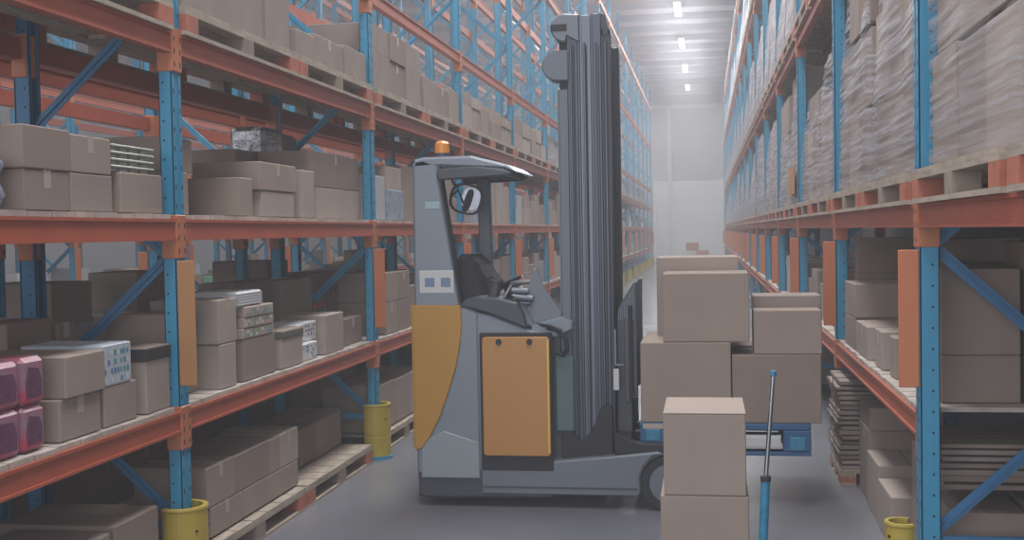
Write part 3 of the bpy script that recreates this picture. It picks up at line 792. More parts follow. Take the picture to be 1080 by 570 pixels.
LV = [(Z2,'middle shelf',1.40),(L4+.051,'upper shelf',1.35),(5.65+.061,'top shelf',1.3),(7.4+.061,'highest shelf',.95)]
bases = {}
RX0, RX1 = .862, 1.80
for li, (zl, nm, hh) in enumerate(LV):
    for i in range(0, NB+1):
        for j in range(2):
            ya = ysR[i]+(.09+j*1.6 if not (li==0) else .10+j*1.59)
            h = hh*random.uniform(.86,1.0)
            if li == 0 and i < 3: h = 1.40
            if li == 0 and i == 2: h = (1.12,.95)[j]
            if li == 1 and i < 3 and j == 0: h = 1.0
            lab = 'film-wrapped carton load on the right rack %s, bay %s, %s one' % (nm, ORD[i], ('nearer','farther')[j])
            pl = 'wooden pallet under a wrapped load, right rack %s, bay %s, %s one' % (nm, ORD[i], ('nearer','farther')[j])
            det = (li == 0 and i < 4) or (li == 1 and i in (1,2))
            # pallet
            if li == 0 and i < 4:
                pallet(RX0, RX1, ya, ya+1.5, zl, pl, grp='pallets on the right rack')
            else:
                if 'p' not in bases:
                    bases['p'] = pallet(RX0, RX1, ya, ya+1.5, zl, pl, single=True, grp='pallets on the right rack'); bases['pl'] = (bases['p'].location.copy(), ya, zl)
                else:
                    c = bases['p'].copy(); COL.objects.link(c); L0, y_, z_ = bases['pl']; c.location = L0+Vector((0,ya-y_,zl-z_)); c['label'] = pl
            if det:
                film = M_FILM3 if (li == 0 and i == 0) else (M_FILM if i < 3 else M_FILM2)
                wrapped_load(.915+.01*((i+j)%2), 1.80, ya+.03, ya+1.46, zl+.143, h, lab, film, True, 100+i*7+j+li*50, gW, lean=(.03,.16)[i>0 and li==0])
            else:
                key = (i*3+j+li) % 4
                if key not in bases:
                    t = wrapped_load(.90, 1.80, ya+.03, ya+1.46, zl+.143, 1.2, lab, M_FILM2, False, 200+key, gW, lean=.10+.06*key)
                    bases[key] = (t, ya, zl)
                else:
                    t0, y_, z_ = bases[key]; c = copy_tree(t0); c.location = Vector(t0.location)+Vector((0,ya-y_,zl-z_))
                    c.scale = (1,1,h/1.2); c['label'] = lab
# yellow carton inside the third loads: a lone amber crate on the middle shelf beam of bay three
for o_ in [q for q in S.objects if q.get('label') == 'film-wrapped carton load on the right rack middle shelf, bay fourth, nearer one']:
    MB().box(.884,.892,12.2,13.0,2.02,2.30).build('amber_sheet', M_PLATEY, o_)
# left rack: wrapped/strapped loads further down the upper beams
for i in range(5, NB):
    for j in range(2):
        ya = ysL[i]+.09+j*1.6
        t0, y_, z_ = bases[(i+j) % 4]; c = copy_tree(t0)
        c.location = (XL-.44, ya+.745, Z3+.142); c.rotation_euler = (0,0,PI); c.scale = (.85,1,random.uniform(.38,.47))
        c['label'] = 'film-wrapped load on the left rack upper beams, bay %s, %s one' % (ORD[i], ('nearer','farther')[j]); c['group'] = 'wrapped loads on the left rack'

# ------------------------------------------------------------------ goods on the racks behind, and very distant cartons (stuff)
def far_fill(name, x_front, sg, ys, levels, label, colours, wmin=.4, wmax=.9, hmax=.5, prob=.85, dep=.6, seed=5):
    r = random.Random(seed); ms = MB()
    for i in range(len(ys)-1):
        for z in levels:
            y = ys[i]+.1
            while y < ys[i+1]-.45:
                w_ = min(r.uniform(wmin,wmax), ys[i+1]-.08-y)
                if r.random() < prob:
                    h = r.uniform(.2,hmax); x = x_front+sg*r.uniform(0,.08)
                    mi = r.randrange(len(colours)); ms.box(x, x+sg*r.uniform(.35,dep), y, y+w_-.03, z, z+h*.55, mi, .004)
                    if r.random() < .6: ms.box(x+sg*.02, x+sg*.33, y+.02, y+w_-.06, z+h*.55+.001, z+h, r.randrange(len(colours)), .004)
                y += w_
    o = ms.build(name, colours); return tag(o, label, 'distant cartons', None, 'stuff')
far_fill('distant_cartons', XL-.03, -1, ysL[9:NB+2], (D1, D2), 'countless small cartons on the far end of the left rack', CARD+[M_WHITE])
far_fill('distant_cartons', XL-.16, -1, ysL[9:NB+2], (.0,), 'countless cartons on the floor under the far left rack', CARD)
far_fill('distant_cartons', XR+.04, 1, ysR[9:NB+2], (D1,), 'countless small cartons on the far end of the right rack', CARD+[M_WHITE])
M_CG = mat('carton_green', (.12,.30,.20), .6); M_CR = mat('carton_red', (.45,.12,.10), .6)
far_fill('distant_cartons', -7.79, -1, ysC, (D1, D2, .15), 'mixed goods on the distant rack beyond the next aisle', CARD+[M_WHITE, M_CG, M_CR], hmax=.6)
# rack behind (B): individually modelled cartons in its nearer bays, seen through the gaps
for i in range(0, 4):
    ya, yb = ysB[i+0]+.08, ysB[i+1]-.08
    row('rear','low', i+1, ya, yb, -3.66, 6, .22, .62, D1, stack=.6, dmax=.6)
    row('rear','eye', i+1, ya, yb, -3.66, 4, .22, .50, D2, stack=.3, dmax=.6)
for i in range(0, 4):
    ya, yb = ysB[i+0]+.08, ysB[i+1]-.08
    row('rear','floor', i+1, ya, yb, -3.66, 3, .50, .66, .02, stack=.5, dmax=.7)  # floor cartons added to block the bright floor seen under the racks
far_fill('distant_cartons', -3.66, -1, ysB[4:], (.02,), 'added filler cartons on the floor under the rack behind the left rack', CARD, hmax=.6, seed=11)
far_fill('distant_cartons', -3.66, -1, ysB[4:], (D1, D2), 'mixed goods on the rack standing behind the left rack', CARD+[M_WHITE, M_WHITE], hmax=.55, seed=9)
# ------------------------------------------------------------------ reach truck
TY = 7.0                      # near flank; the truck points to +x, square to the aisle
TF = 8.1                      # far flank
def at(X, Z, Y):              # the same line of sight carried to another depth
    return (X*Y/7.0, 1.68+(Z-1.68)*Y/7.0)
T = thing('reach_truck', (-1.1, 7.55, 0), 'grey and amber reach truck standing across the aisle, carrying boxed load', 'reach truck')
# chassis skirt and rear body
m = MB(); m.prism([(-1.77,.06),(-1.70,.045),(-.93,.06),(-.93,.235),(-1.775,.235)], 'y', TY+.01, TF-.01, bev=.02); m.build('chassis', M_DARK, T)
m = MB()
m.prism([(-1.775,.20),(-1.37,.23),(-1.37,1.195),(-1.485,1.245),(-1.772,1.245)], 'y', TY, TF, bev=.02)
m.build('rear_body', M_GREY, T)
m = MB()
m.prism([(-1.745,.18),(-1.38,.18),(-1.38,.40),(-1.60,.47),(-1.745,.40)], 'y', TY-.008, TY+.02, bev=.006); m.build('lower_panel', mat('truck_pale_grey', (.27,.30,.34), .4), T)
# tall rear column carrying the overhead guard
m = MB()
m.prism([(-1.772,1.23),(-1.485,1.23),(-1.545,1.66),(-1.60,2.02),(-1.60,2.10),(-1.70,2.14),(-1.752,2.13),(-1.770,2.10)], 'y', TY, TY+.11, bev=.018)
m.build('cab_column', M_GREY, T)
m = MB()
m.prism([(-1.485,1.24),(-1.475,1.24),(-1.590,2.02),(-1.602,2.02),(-1.547,1.66)], 'y', TY-.002, TY+.10); m.build('column_edge_trim', M_BLK, T)
m = MB(); m.box(-1.735,-1.52,TY-.003,TY+.004,1.315,1.455,0,.004)
m.box(-1.70,-1.64,TY-.0045,TY-.002,1.355,1.41,1); m.box(-1.60,-1.54,TY-.0045,TY-.002,1.355,1.41,1)
m.build('column_patch', [M_LAB, mat('patch_blue',(.16,.22,.36),.5)], T)  # pale rectangle with two blue-grey squares on the column side
m = MB(); m.box(-1.69,-1.60,TY-.003,TY+.004,1.83,1.875,0,.002); m.build('small_sticker', mat('sticker_mint',(.30,.44,.46),.5), T)
# amber flank
m = MB()
pts = [(-1.778,1.243),(-1.478,1.240),(-1.474,1.115),(-1.487,1.0),(-1.512,.87),(-1.560,.72),(-1.615,.57),(-1.675,.45),(-1.735,.365),(-1.778,.35)]
m.prism(pts, 'y', TY-.016, TY+.01, bev=.006); m.build('flank_panel', M_AMB, T)
m = MB()
m.prism([(-1.79,1.243),(-1.771,1.243),(-1.771,.35),(-1.79,.37)], 'y', TY-.010, TF+.0, bev=.004); m.build('rear_panel', M_AMB, T)
# overhead guard
m = MB()
m.prism([(-1.765,2.085),(-1.60,2.09),(-1.20,2.065),(-1.13,2.05),(-1.19,2.095),(-1.40,2.150),(-1.70,2.148),(-1.755,2.135)], 'y', TY, 7.78, bev=.015)
m.build('guard_roof', M_GREY, T)
m = MB()
m.prism([(-1.610,2.022),(-1.596,2.006),(-1.20,2.022),(-1.15,2.040),(-1.20,2.063),(-1.38,2.085),(-1.598,2.074),(-1.612,2.055)], 'y', TY-.012, TY+.05, bev=.008)
m.prism([(-1.610,2.022),(-1.596,2.006),(-1.20,2.022),(-1.15,2.040),(-1.20,2.063),(-1.38,2.085),(-1.598,2.074),(-1.612,2.055)], 'y', 7.73, 7.785, bev=.008)
for k in range(6): m.box(-1.58+k*.07,-1.555+k*.07,TY+.05,7.73,2.03,2.06)
m.build('guard_frame', M_DARK, T)
# dark pillar at the far side that carries the guard
x0, z0 = at(-1.365, 2.0, 7.7); x1, _ = at(-1.283, 2.0, 7.7)
m = MB(); m.prism([(x0,2.05),(x1,2.05),(x1+.01,1.15),(x0+.03,1.15)], 'y', 7.66, 7.74, bev=.01); m.build('guard_pillar', M_MID, T)
# beacon
m = MB(); m.cyl((-1.60,7.10,2.135),(-1.60,7.10,2.175),.052,n=20); b_ = m.build('beacon_base', M_DARK, T)
m = MB(); m.cyl((-1.60,7.10,2.176),(-1.60,7.10,2.235),.046,.044,n=20); m.cyl((-1.60,7.10,2.235),(-1.60,7.10,2.25),.044,.025,n=20); m.build('beacon', M_BEAC, T)
# mirror on its arm: rounded frame, glass
def blob(cx, cz, rx, rz, n=22, sq=.75, tilt=0):
    p = []
    for i in range(n):
        a = 2*PI*i/n; c_, s_ = math.cos(a), math.sin(a)
        u = rx*math.copysign(abs(c_)**sq, c_); v = rz*math.copysign(abs(s_)**sq, s_)
        p.append((cx+u*math.cos(tilt)-v*math.sin(tilt), cz+u*math.sin(tilt)+v*math.cos(tilt)))
    return p
def ringp(m, outer, inner, ya, yb):
    n = len(outer); vs = [(u,ya,v) for u,v in outer]+[(u,ya,v) for u,v in inner]+[(u,yb,v) for u,v in outer]+[(u,yb,v) for u,v in inner]
    F = []
    for i in range(n):
        j = (i+1) % n
        F += [(i,j,n+j,n+i),(2*n+i,3*n+i,3*n+j,2*n+j),(i,2*n+i,2*n+j,j),(n+i,n+j,3*n+j,3*n+i)]
    m.add(vs, F, 0, False); m._fix = True
cx, cz = -1.475, 1.893
m = MB(); ringp(m, blob(cx,cz,.108,.096,tilt=-.25), blob(cx,cz,.096,.084,tilt=-.25), 7.20, 7.235)
m.tube([(cx-.05,7.22,cz+.075),(cx-.08,7.22,1.99),(cx-.10,7.22,2.04)], .008)
m.tube([(cx-.095,7.22,cz+.02),(cx-.05,7.21,cz+.06),(cx-.02,7.21,cz-.03)], .006)
mf = m.build('mirror_frame', M_BLK, T)
m = MB(); m.prism(blob(cx+.028,cz,.058,.070,tilt=-.25), 'y', 7.215, 7.225); m.build('mirror_glass', M_GLS, mf)
m = MB(); m.prism(blob(cx+.01,cz-.01,.022,.075,tilt=-.35), 'y', 7.203, 7.214); m.build('mirror_arm', M_BLK, mf)
# seat
m = MB()
m.prism([(-1.56,1.22),(-1.36,1.22),(-1.345,1.28),(-1.372,1.40),(-1.425,1.50),(-1.475,1.545),(-1.53,1.548),(-1.56,1.50)], 'y', 7.22, 7.75, bev=.045)
m.build('seat_back', M_BLK, T)
m = MB(); m.box(-1.40,-1.08,7.25,7.75,1.14,1.24,0,.03); m.build('seat_cushion', M_BLK, T)
m = MB(); m.cyl((-1.31,7.16,1.26),(-1.28,7.16,1.38),.035,n=14); m.cyl((-1.28,7.16,1.38),(-1.25,7.16,1.40),.04,n=14)
m.build('arm_rest', M_DARK, T)
# hood over the battery, console and controls
m = MB()
m.prism([(-1.488,1.238),(-1.45,1.278),(-1.38,1.292),(-1.26,1.285),(-1.13,1.255),(-1.095,1.19),(-1.075,1.10),(-1.15,1.125),(-1.30,1.185),(-1.40,1.215)], 'y', TY-.008, TF-.25, bev=.012)
m.build('hood', M_DARK, T)
m = MB()
m.prism([(-1.40,1.20),(-1.30,1.18),(-1.15,1.12),(-1.06,1.085),(-.93,1.065),(-.93,.22),(-1.40,.22)], 'y', TY+.012, TF, bev=.01); m.build('battery_housing', M_GREY, T)
m = MB()
m.prism([(-1.40,1.275),(-1.22,1.272),(-1.10,1.245),(-1.02,1.10),(-1.10,1.10),(-1.35,1.20)], 'y', TY+.05, TF-.3, bev=.02); m.build('console', M_MID, T)
m = MB()
m.prism([(-1.235,1.30),(-1.19,1.375),(-1.07,1.378),(-1.05,1.365),(-1.17,1.35),(-1.215,1.285)], 'y', 7.12, 7.42, bev=.008)
dsp = m.build('display', M_DARK, T)
m = MB(); m.prism([(-1.225,1.297),(-1.187,1.358),(-1.182,1.356),(-1.218,1.294)], 'y', 7.115, 7.121); m.build('screen', M_LAB, dsp)
m = MB(); m.cyl((-1.17,7.05,1.325),(-1.07,7.05,1.318),.020,n=14); m.cyl((-1.15,7.05,1.285),(-1.04,7.05,1.275),.022,n=14); m.cyl((-1.16,7.08,1.25),(-1.06,7.08,1.245),.020,n=14)
m.build('control_lever', M_MASTL, T)
m = MB()
for i in range(16):
    a0, a1 = 2*PI*i/16, 2*PI*(i+1)/16
    m.cyl((-1.27+.09*math.cos(a0),7.42+.12*math.sin(a0),1.345+.05*math.cos(a0)),(-1.27+.09*math.cos(a1),7.42+.12*math.sin(a1),1.345+.05*math.cos(a1)),.011,n=8)
m.cyl((-1.27,7.42,1.345),(-1.25,7.42,1.26),.02,n=10); m.bar((-1.35,7.42,1.30),(-1.19,7.42,1.39),.02,.012)
m.build('steering_wheel', M_BLK, T)
# angled front guard panel (triangular)
m = MB(); m.prism([(-1.105,1.20),(-1.045,1.455),(-1.025,1.455),(-.975,1.34),(-.870,1.180),(-.875,1.135),(-1.06,1.115)], 'y', TY+.08, TY+.10, bev=.004)
m.build('wind_guard', M_MID, T)
m = MB(); m.prism([(-1.05,1.115),(-.865,1.165),(-.80,1.135),(-.80,1.09),(-.90,1.04),(-1.06,1.06)], 'y', TY+.02, TY+.5, bev=.01); m.build('front_ledge', M_GREY, T)
# battery door
m = MB(); m.box(-1.368,-.925,TY-.006,TY+.02,.232,1.072,0,.006); m.build('door_surround', M_BLK, T)
rp = []
for (cx_, cz_, a0) in ((-1.328,.345,180),(-.957,.345,270),(-.957,1.028,0),(-1.328,1.028,90)):
    for k in range(5):
        a = (a0+90*k/4)*PI/180; rp.append((cx_+.02*math.cos(a), cz_+.02*math.sin(a)))
m = MB(); m.prism(rp, 'y', TY-.034, TY-.004, bev=.006); dd = m.build('battery_door', M_DOOR, T)
m = MB(); m.box(-.952,-.938,TY-.036,TY-.005,.345,1.03,0,.002); m.build('door_edge_strip', mat('door_edge_yellow',(.72,.45,.08),.4), dd)
for kx in (-1.243,-1.055):
    m = MB(); m.cyl((kx,TY-.045,1.020),(kx,TY-.034,1.020),.018,n=16); m.build('door_catch', M_BLK, dd)
# black unit between battery and mast
m = MB()
m.prism([(-.93,.24),(-.885,.24),(-.885,1.06),(-.93,1.06)], 'y', TY+.10, TF-.1); m.build('hydraulic_unit', M_DARK, T)
m = MB(); m.prism([(-.885,.24),(-.57,.24),(-.57,.60),(-.60,.63),(-.64,.60),(-.70,.46),(-.76,.40),(-.80,.44),(-.885,.95)], 'y', TY+.07, TY+.115, bev=.006); m.build('mast_foot', M_BLK, T)
m = MB(); m.box(-.915,-.80,TY+.06,TY+.12,.46,.92,0,.01); m.build('valve_cover', mat('valve_cover_grey',(.09,.14,.15),.5), T)
m = MB()
m.tube([(-.99,TY+.05,1.10),(-.90,TY+.0,1.09),(-.84,TY-.0,1.04),(-.83,TY+.0,.97),(-.86,TY+.02,.93),(-.90,TY+.03,.95)], .013)
m.tube([(-1.02,TY+.04,1.12),(-.93,TY-.01,1.11),(-.86,TY-.01,1.08)], .010)
m.build('hose', M_BLK, T)
# straddle legs with wheels
def leg(y0, y1):
    m = MB()
    m.prism([(-1.37,.085),(-.42,.085),(-.405,.10),(-.40,.20),(-.38,.27),(-.33,.325),(-.27,.345),(-.30,.355),(-.56,.325),(-1.37,.245)], 'y', y0, y1, bev=.01)
    l = m.build('straddle_leg', M_MID, T)
    m = MB(); m.box(-1.36,-.42,y0-.004,y0+.004,.125,.135); m.build('leg_groove', M_DARK, l)
    return l
leg(TY, TY+.14); leg(TF-.14, TF)
for yy in (TY, TF-.12):
    wx, wz, r_ = -.235, .166, .165
    w_ = MB(); w_.cyl((wx,yy,wz),(wx,yy+.12,wz),r_,n=40); wo = w_.build('load_wheel', M_BLK, T)
    w_ = MB(); w_.cyl((wx,yy-.004,wz),(wx,yy+.001,wz),.115,n=32); w_.cyl((wx,yy-.012,wz),(wx,yy-.003,wz),.045,n=20,mi=1); w_.build('wheel_disc', [M_MID, M_GREY], wo)
    # mudguard arch
    f = MB(); n = 14; vs = []
    for k in range(n+1):
        a = (15+160*k/n)*PI/180
        for (rr, y_) in ((.185,yy-.008),(.185,yy+.13),(.176,yy+.13),(.176,yy-.008)):
            vs.append((wx+math.cos(a)*rr, y_, wz+math.sin(a)*rr))
    F = [(k*4+j,(k+1)*4+j,(k+1)*4+(j+1)%4,k*4+(j+1)%4) for k in range(n) for j in range(4)]+[(0,1,2,3),(n*4+3,n*4+2,n*4+1,n*4)]
    f.add(vs,F); f._fix = True; f.build('mudguard', M_DARK, T)
m = MB(); m.box(-.45,-.22,TY+.14,TF-.14,.12,.2); m.build('axle_beam', M_DARK, T)
for yy in (7.35,):
    m = MB(); m.cyl((-1.5,yy,.13),(-1.5,yy+.1,.13),.13,n=28); m.build('drive_wheel', M_BLK, T)

# mast: nested channels, seen from the flank
def rail(name, xa, xb, ya, yb, za, zb, mt, par, flute=None):
    m = MB(); m.box(xa, xb, ya, yb, za, zb, 0, .004)
    m.box(xa+.001, xa+.010, ya-.012, ya+.002, za, zb); m.box(xb-.010, xb-.001, ya-.012, ya+.002, za, zb)
    return m.build(name, mt, par)
MY = 7.12
def mx(X): return X*MY/7.0
def mz(Z): return 1.68+(Z-1.68)*MY/7.0
for side, (ya, yb) in enumerate(((MY, MY+.10), (7.85, 7.95))):
    rail('mast_cover', mx(-.865), mx(-.802), ya-.01, yb, .25, mz(2.525), M_COVER, T)
    o1 = rail('outer_mast_rail', mx(-.800), mx(-.728), ya, yb, .24, mz(2.86), M_MAST, T)
    o2 = rail('middle_mast_rail', mx(-.726), mx(-.664), ya+.006, yb, .25, mz(2.965), M_MASTL, T)
    o3 = rail('inner_mast_rail', mx(-.662), mx(-.602), ya, yb, .25, mz(2.97), M_MAST, T)
    o4 = rail('front_mast_rail', mx(-.600), mx(-.548), ya+.012, yb, .22, mz(2.875), M_MASTD, T)
m = MB()
for X in (-.782,-.748,-.70,-.635,-.575):
    m.cyl((mx(X),MY-.014,.30),(mx(X),MY-.014,mz(2.80)),.0075,n=10)
m.build('hydraulic_pipe', M_MASTL, T)
m = MB()
for X in (-.765,-.69,-.615): m.box(mx(X)-.004,mx(X)+.004,MY-.006,MY+.002,.3,mz(2.78))
m.build('lift_chain', M_BLK, T)
m = MB()
for zc in (2.93,2.0,1.15,.30): m.box(mx(-.79),mx(-.62),MY+.08,7.88,mz(zc)-.05,mz(zc)+.03)
m.build('mast_crossmember', M_MASTD, T)
# pulley housing and hose reel guard on the mast's back
m = MB(); m.prism([(mx(-.80)+.0,mz(2.84)),(mx(-.727),mz(2.80)),(mx(-.727),mz(2.965)),(mx(-.79),mz(2.972))]+[(mx(-.815)+.085*math.cos(a*PI/180),mz(2.890)+.088*math.sin(a*PI/180)) for a in range(95,276,15)], 'y', MY-.03, MY+.14, bev=.01)
ph = m.build('pulley_housing', M_MID, T)
m = MB(); m.box(mx(-.897),mx(-.80),MY-.034,MY+.1,mz(2.87),mz(2.91)); m.build('housing_band', M_BLK, ph)
for za, zb in ((2.73,2.83),(2.50,2.60)):
    m = MB(); m.box(mx(-.85),mx(-.80),MY,MY+.08,mz(za),mz(zb)); m.build('bracket', M_BLK, T)
m = MB(); m.prism([(mx(-.795),mz(2.575)),(mx(-.795),mz(2.758))]+[(mx(-.865)+.090*math.cos(a*PI/180),mz(2.667)+.092*math.sin(a*PI/180)) for a in range(90,271,15)], 'y', MY-.03, MY+.12, bev=.008)
m.build('hose_reel_cover', M_COVER, T)
m = MB(); m.prism([(mx(-.575),2.98),(mx(-.545),2.86),(mx(-.60),2.86),(mx(-.60),2.99)], 'y', MY, MY+.1); m.build('mast_head', M_MASTD, T)
# fork carriage and load backrest
m = MB()
m.prism([(-.545,1.15),(-.53,1.22),(-.44,1.36),(-.425,1.36),(-.425,.66),(-.46,.64),(-.46,.44),(-.55,.44)], 'y', 7.20, 7.26, bev=.004)
m.box(-.545,-.46,7.26,7.85,.44,.60); m.box(-.545,-.46,7.26,7.85,.98,1.08)
m.prism([(-.545,1.15),(-.53,1.22),(-.44,1.36),(-.425,1.36),(-.425,.66),(-.46,.64),(-.46,.44),(-.55,.44)], 'y', 7.82, 7.88, bev=.004)
fc = m.build('fork_carriage', M_DARK, T)
m = MB()
for k in range(9): m.box(-.535+k*.011,-.530+k*.011,7.192,7.2,1.13,1.20+k*.016)
m.build('carriage_ribs', M_MID, fc)
m = MB(); m.tube([(-.462,7.17,1.22),(-.462,7.17,.72),(-.455,7.17,.665),(-.44,7.17,.655),(-.42,7.17,.66)], .013, mi=0); m.build('guard_rail', M_BLK, fc)
m = MB(); m.box(-.50,-.47,7.16,7.2,.63,1.15,0,.004); m.build('side_bar', M_DARK, fc)
m = MB(); m.box(-.565,-.53,7.10,7.12,.71,.84,0,.003); m.build('rating_plate', M_LAB, T)
m = MB(); m.box(-.555,-.545,7.1,7.115,.86,1.08); m.box(-.545,-.50,7.10,7.115,.86,.872); m.build('conduit', M_MASTL, T)
for yy in (7.34, 7.68):
    m = MB(); m.prism([(-.56,.60),(-.46,.60),(-.46,.418),(.50,.405),(.56,.395),(.56,.385),(-.50,.375),(-.56,.40)], 'y', yy, yy+.10); m.build('fork', M_BLK, T)
m = MB(); m.prism([(-.56,.33),(-.40,.33),(-.24,.335),(-.24,.395),(-.42,.405),(-.56,.46)], 'y', 7.03, 7.085, bev=.01)
m.box(-.56,-.46,7.08,7.9,.34,.44); m.build('reach_carriage', M_BLK, T)

# ------------------------------------------------------------------ blue plastic pallet on the forks
bp = thing('plastic_pallet', (.1, 7.6, .322), 'blue plastic pallet raised on the truck forks under the boxes', 'plastic pallet')
m = MB(); m.box(-.41,.60,7.10,8.1,.475,.515,0,.006); m.build('pallet_deck', M_PBLU, bp)
m = MB(); 
for yy in (7.10,7.52,7.98): m.box(-.41,.60,yy,yy+.12,.322,.345,0,.004)
m.build('runner', M_PBLU, bp)
for (xa, xb) in ((-.41,-.25),(.0,.14),(.44,.60)):
    for yy in (7.10,7.52,7.98):
        m = MB(); m.box(xa,xb,yy,yy+.12,.346,.474,0,.006); bk = m.build('foot_block', M_PBLU, bp)
        if yy == 7.10: m = MB(); m.box(xa+.035,xb-.035,yy-.006,yy+.002,.355+.05*(xa<-.3),.435+.04*(xa<-.3),0,.004); m.build('grip_pad', M_PBLUL, bk)
m = MB(); m.box(.17,.42,7.094,7.099,.375,.435,0,.002); m.box(.165,.425,7.098,7.12,.365,.445); m.build('label_plate', [M_LAB], bp)
m = MB(); m.box(-.39,-.27,7.097,7.101,.478,.508); m.build('pallet_tag', M_TAPE, bp)

# ------------------------------------------------------------------ boxes carried by the truck
gl = 'boxes carried on the truck forks'
def lbox(x0,x1,y0,y1,z0,z1,lab,mi,tape=False): return carton(x0,x1,y0,y1,z0,z1,lab,gl,mi,tape)
lbox(-.40,.138,7.10,7.56,.517,1.000,'lower left box on the blue pallet, next to the truck mast',0)
lbox(.145,.662,7.10,7.56,.517,.925,'lower right box on the blue pallet, wide and square',1)
lbox(-.262,.250,7.11,7.56,1.002,1.415,'large clean box on top of the load at left, facing the camera',0)
lbox(.274,.668,7.11,7.36,.927,1.190,'upper right box on the load, front one of two',0)
lbox(.285,.690,7.37,7.70,.927,1.262,'upper right box on the load, rear one of two, only its top showing',3)
lbox(-.40,.138,7.57,8.08,.517,.99,'rear lower box on the blue pallet, hidden behind the left one',1)
lbox(.145,.662,7.71,8.08,.517,.92,'rear lower box on the blue pallet, hidden behind the right one',1)
lbox(-.315,.20,7.58,8.05,.992,1.502,'tallest box of the load, standing behind the large clean one',2)

# stack in the foreground
ga = 'boxes stacked on the floor before the truck wheel'
carton(-.205,.166,5.0,5.48,.0,.548,'bottom box of the foreground stack in front of the truck wheel',ga,0)
t = carton(-.189,.156,5.0,5.47,.5495,.897,'top box of the foreground stack, with pale lid flaps',ga,0)
o = MB().box(-.189,.156,5.0,5.47,.898,.902,0,.001); 
o = o.build('lid_flap', CARD[2], None, origin=(-.0165,5.235,.5495)); o.parent = t; o.location = (0,0,0)
# steel pole with the blue sleeve
P = thing('blue_handled_pole', (.183, 5.0, 0), 'thin steel pole with blue lower sleeve standing right of the foreground stack', 'pole')
a, b_, c_ = Vector((.205,5.02,.012)), Vector((.235,5.0,.628)), Vector((.270,5.0,1.06))
m = MB(); m.cyl(a,b_,.019,n=18); m.build('sleeve', M_PBLUL, P)
m = MB(); m.cyl(b_,c_,.010,.009,n=14); m.build('steel_rod', M_CHR, P)
m = MB(); m.cyl(c_,c_+Vector((.001,0,.022)),.013,n=14); m.build('tip', M_PBLUL, P)
m = MB(); m.cyl((.205,5.02,0),(.205,5.02,.014),.034,n=24); m.build('foot', M_BLK, P)
m = MB(); m.cyl(b_-Vector((0,0,.012)),b_+Vector((0,0,.012)),.022,n=18); m.build('collar', M_BLK, P)

# ------------------------------------------------------------------ lamps
M_LAMP = bpy.data.materials.new('lamp_tube'); M_LAMP.use_nodes = True
n_ = M_LAMP.node_tree.nodes['Principled BSDF']; n_.inputs['Emission Color'].default_value = (1,.98,.95,1); n_.inputs['Emission Strength'].default_value = 2.5
n_.inputs['Base Color'].default_value = (.8,.8,.8,1)
def area(name, loc, sx, sy, power, rot=(0,0,0), col=(1,1,1)):
    l = bpy.data.lights.new(name, 'AREA'); l.shape = 'RECTANGLE'; l.size = sx; l.size_y = sy; l.energy = power; l.color = col
    o = bpy.data.objects.new(name, l); COL.objects.link(o); o.location = loc; o.rotation_euler = rot; return o
lamp0 = None
for rr, x in enumerate((-.78, -6.0, -13.5)):
    for k in range(9):
        y = 3+k*6.8
        lab = 'long ceiling lamp over the %s, %s from the front' % (('main aisle','next aisle on the left','far aisle on the left')[rr], ORD[k])
        if lamp0 is None:
            lamp0 = thing('ceiling_lamp', (x,y,8.5), lab, 'ceiling lamp', 'ceiling lamps')
            m = MB(); m.box(x-.12,x+.12,y-1.2,y+1.2,8.5,8.56,0,.01); m.box(x-.01,x+.01,y-1.0,y-.98,8.56,8.68); m.box(x-.01,x+.01,y+.98,y+1.0,8.56,8.68); m.build('housing', M_WHITE, lamp0)
            m = MB(); m.box(x-.09,x+.09,y-1.15,y+1.15,8.485,8.499,0,.004); m.build('diffuser', M_LAMP, lamp0); lx, ly = x, y
        else:
            c = copy_tree(lamp0); c.location = (x,y,8.5); c['label'] = lab
        area('lamp_light', (x, y, 8.44), 1.6, 5.0, (560, 260, 260)[rr])
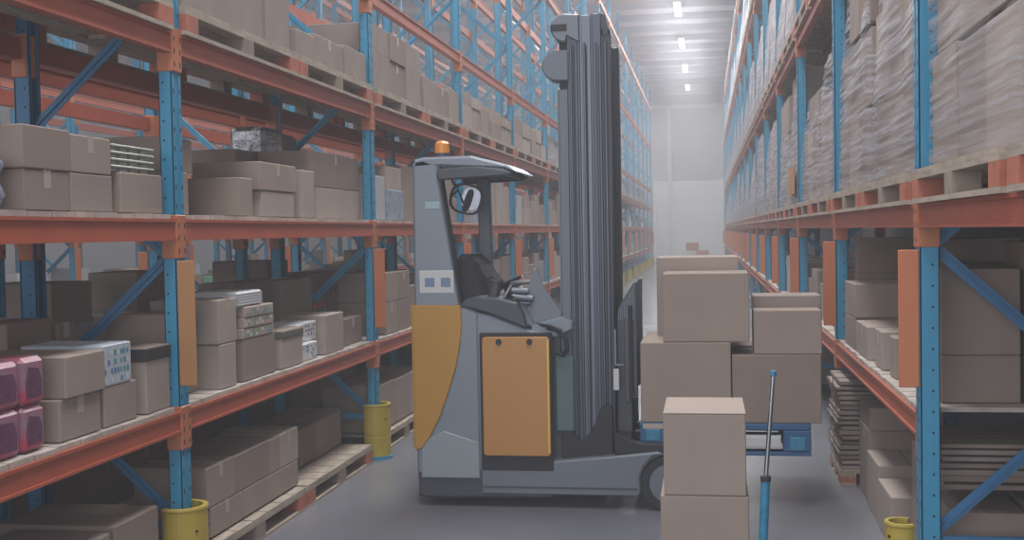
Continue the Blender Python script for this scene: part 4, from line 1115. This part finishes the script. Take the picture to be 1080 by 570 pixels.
# added soft fill from behind the camera; the open side there is invented
S.world = bpy.data.worlds.new('world'); S.world.use_nodes = True
bg = S.world.node_tree.nodes['Background']; bg.inputs[0].default_value = (.80,.84,.95,1); bg.inputs[1].default_value = 1.0
area('rear_fill', (-4, -3.6, 3.4), 14, 6.0, 1100, (PI/2, 0, 0), (.93,.96,1))  # unseen frontal fill lamp, added behind the camera
area('door_daylight', (-.85, YW+6, 6.8), 10, 8, 1300, (0,0,0))
area('ceiling_fill', (-.8, 30, 7.9), 1.2, 50, 450, (PI,0,0))  # upward fill added to lighten the ceiling, no fixture there
# goods waiting beyond the roller door
for k,(x0,z0,z1,mm,lab) in enumerate([(-1.3,0,.5,M_WHITE,'white crate beyond the far roller door, lower left'),(-.55,0,.5,M_CR,'red crate beyond the far roller door, right'),(-1.1,.501,.95,M_CR,'red crate on top of the white one beyond the far door')]):
    tag(MB().box(x0,x0+.7,66,66.7,z0-.018,z1-.02,0,.02).build('crate', mm, origin=(x0+.35,66.3,z0-.018)), lab, 'crate')

# ------------------------------------------------------------------ camera
f, yaw, pit, rol = 1238.2749, .16410, .03210, -.01790
fw = Vector((-math.sin(yaw)*math.cos(pit), math.cos(yaw)*math.cos(pit), -math.sin(pit)))
r = Vector((math.cos(yaw), math.sin(yaw), 0)); u = r.cross(fw)
R2 = math.cos(rol)*r+math.sin(rol)*u; U2 = -math.sin(rol)*r+math.cos(rol)*u
cd = bpy.data.cameras.new('camera'); cam = bpy.data.objects.new('camera', cd); COL.objects.link(cam)
cd.sensor_width = 36; cd.lens = f/1080*36; cd.clip_end = 200
mw = Matrix((R2, U2, -fw)).transposed().to_4x4(); mw.translation = Vector((0,0,1.68)); cam.matrix_world = mw
S.camera = cam
for o in list(S.objects):
    if '_o' in o: del o['_o']
S.view_settings.view_transform = 'Standard'; S.view_settings.look = 'None'; S.view_settings.gamma = 1.0
S.view_settings.use_curve_mapping = False
S.view_settings.exposure = -.55
S.cycles.use_denoising = True
S.cycles.transparent_max_bounces = 24
S.cycles.max_bounces = 6
HAZE = .012
if HAZE:
    vs_ = S.world.node_tree.nodes.new('ShaderNodeVolumeScatter'); vs_.inputs['Density'].default_value = HAZE; vs_.inputs['Color'].default_value = (.86,.86,.93,1)
    S.world.node_tree.links.new(vs_.outputs[0], S.world.node_tree.nodes['World Output'].inputs['Volume'])
S.cycles.volume_bounces = 0
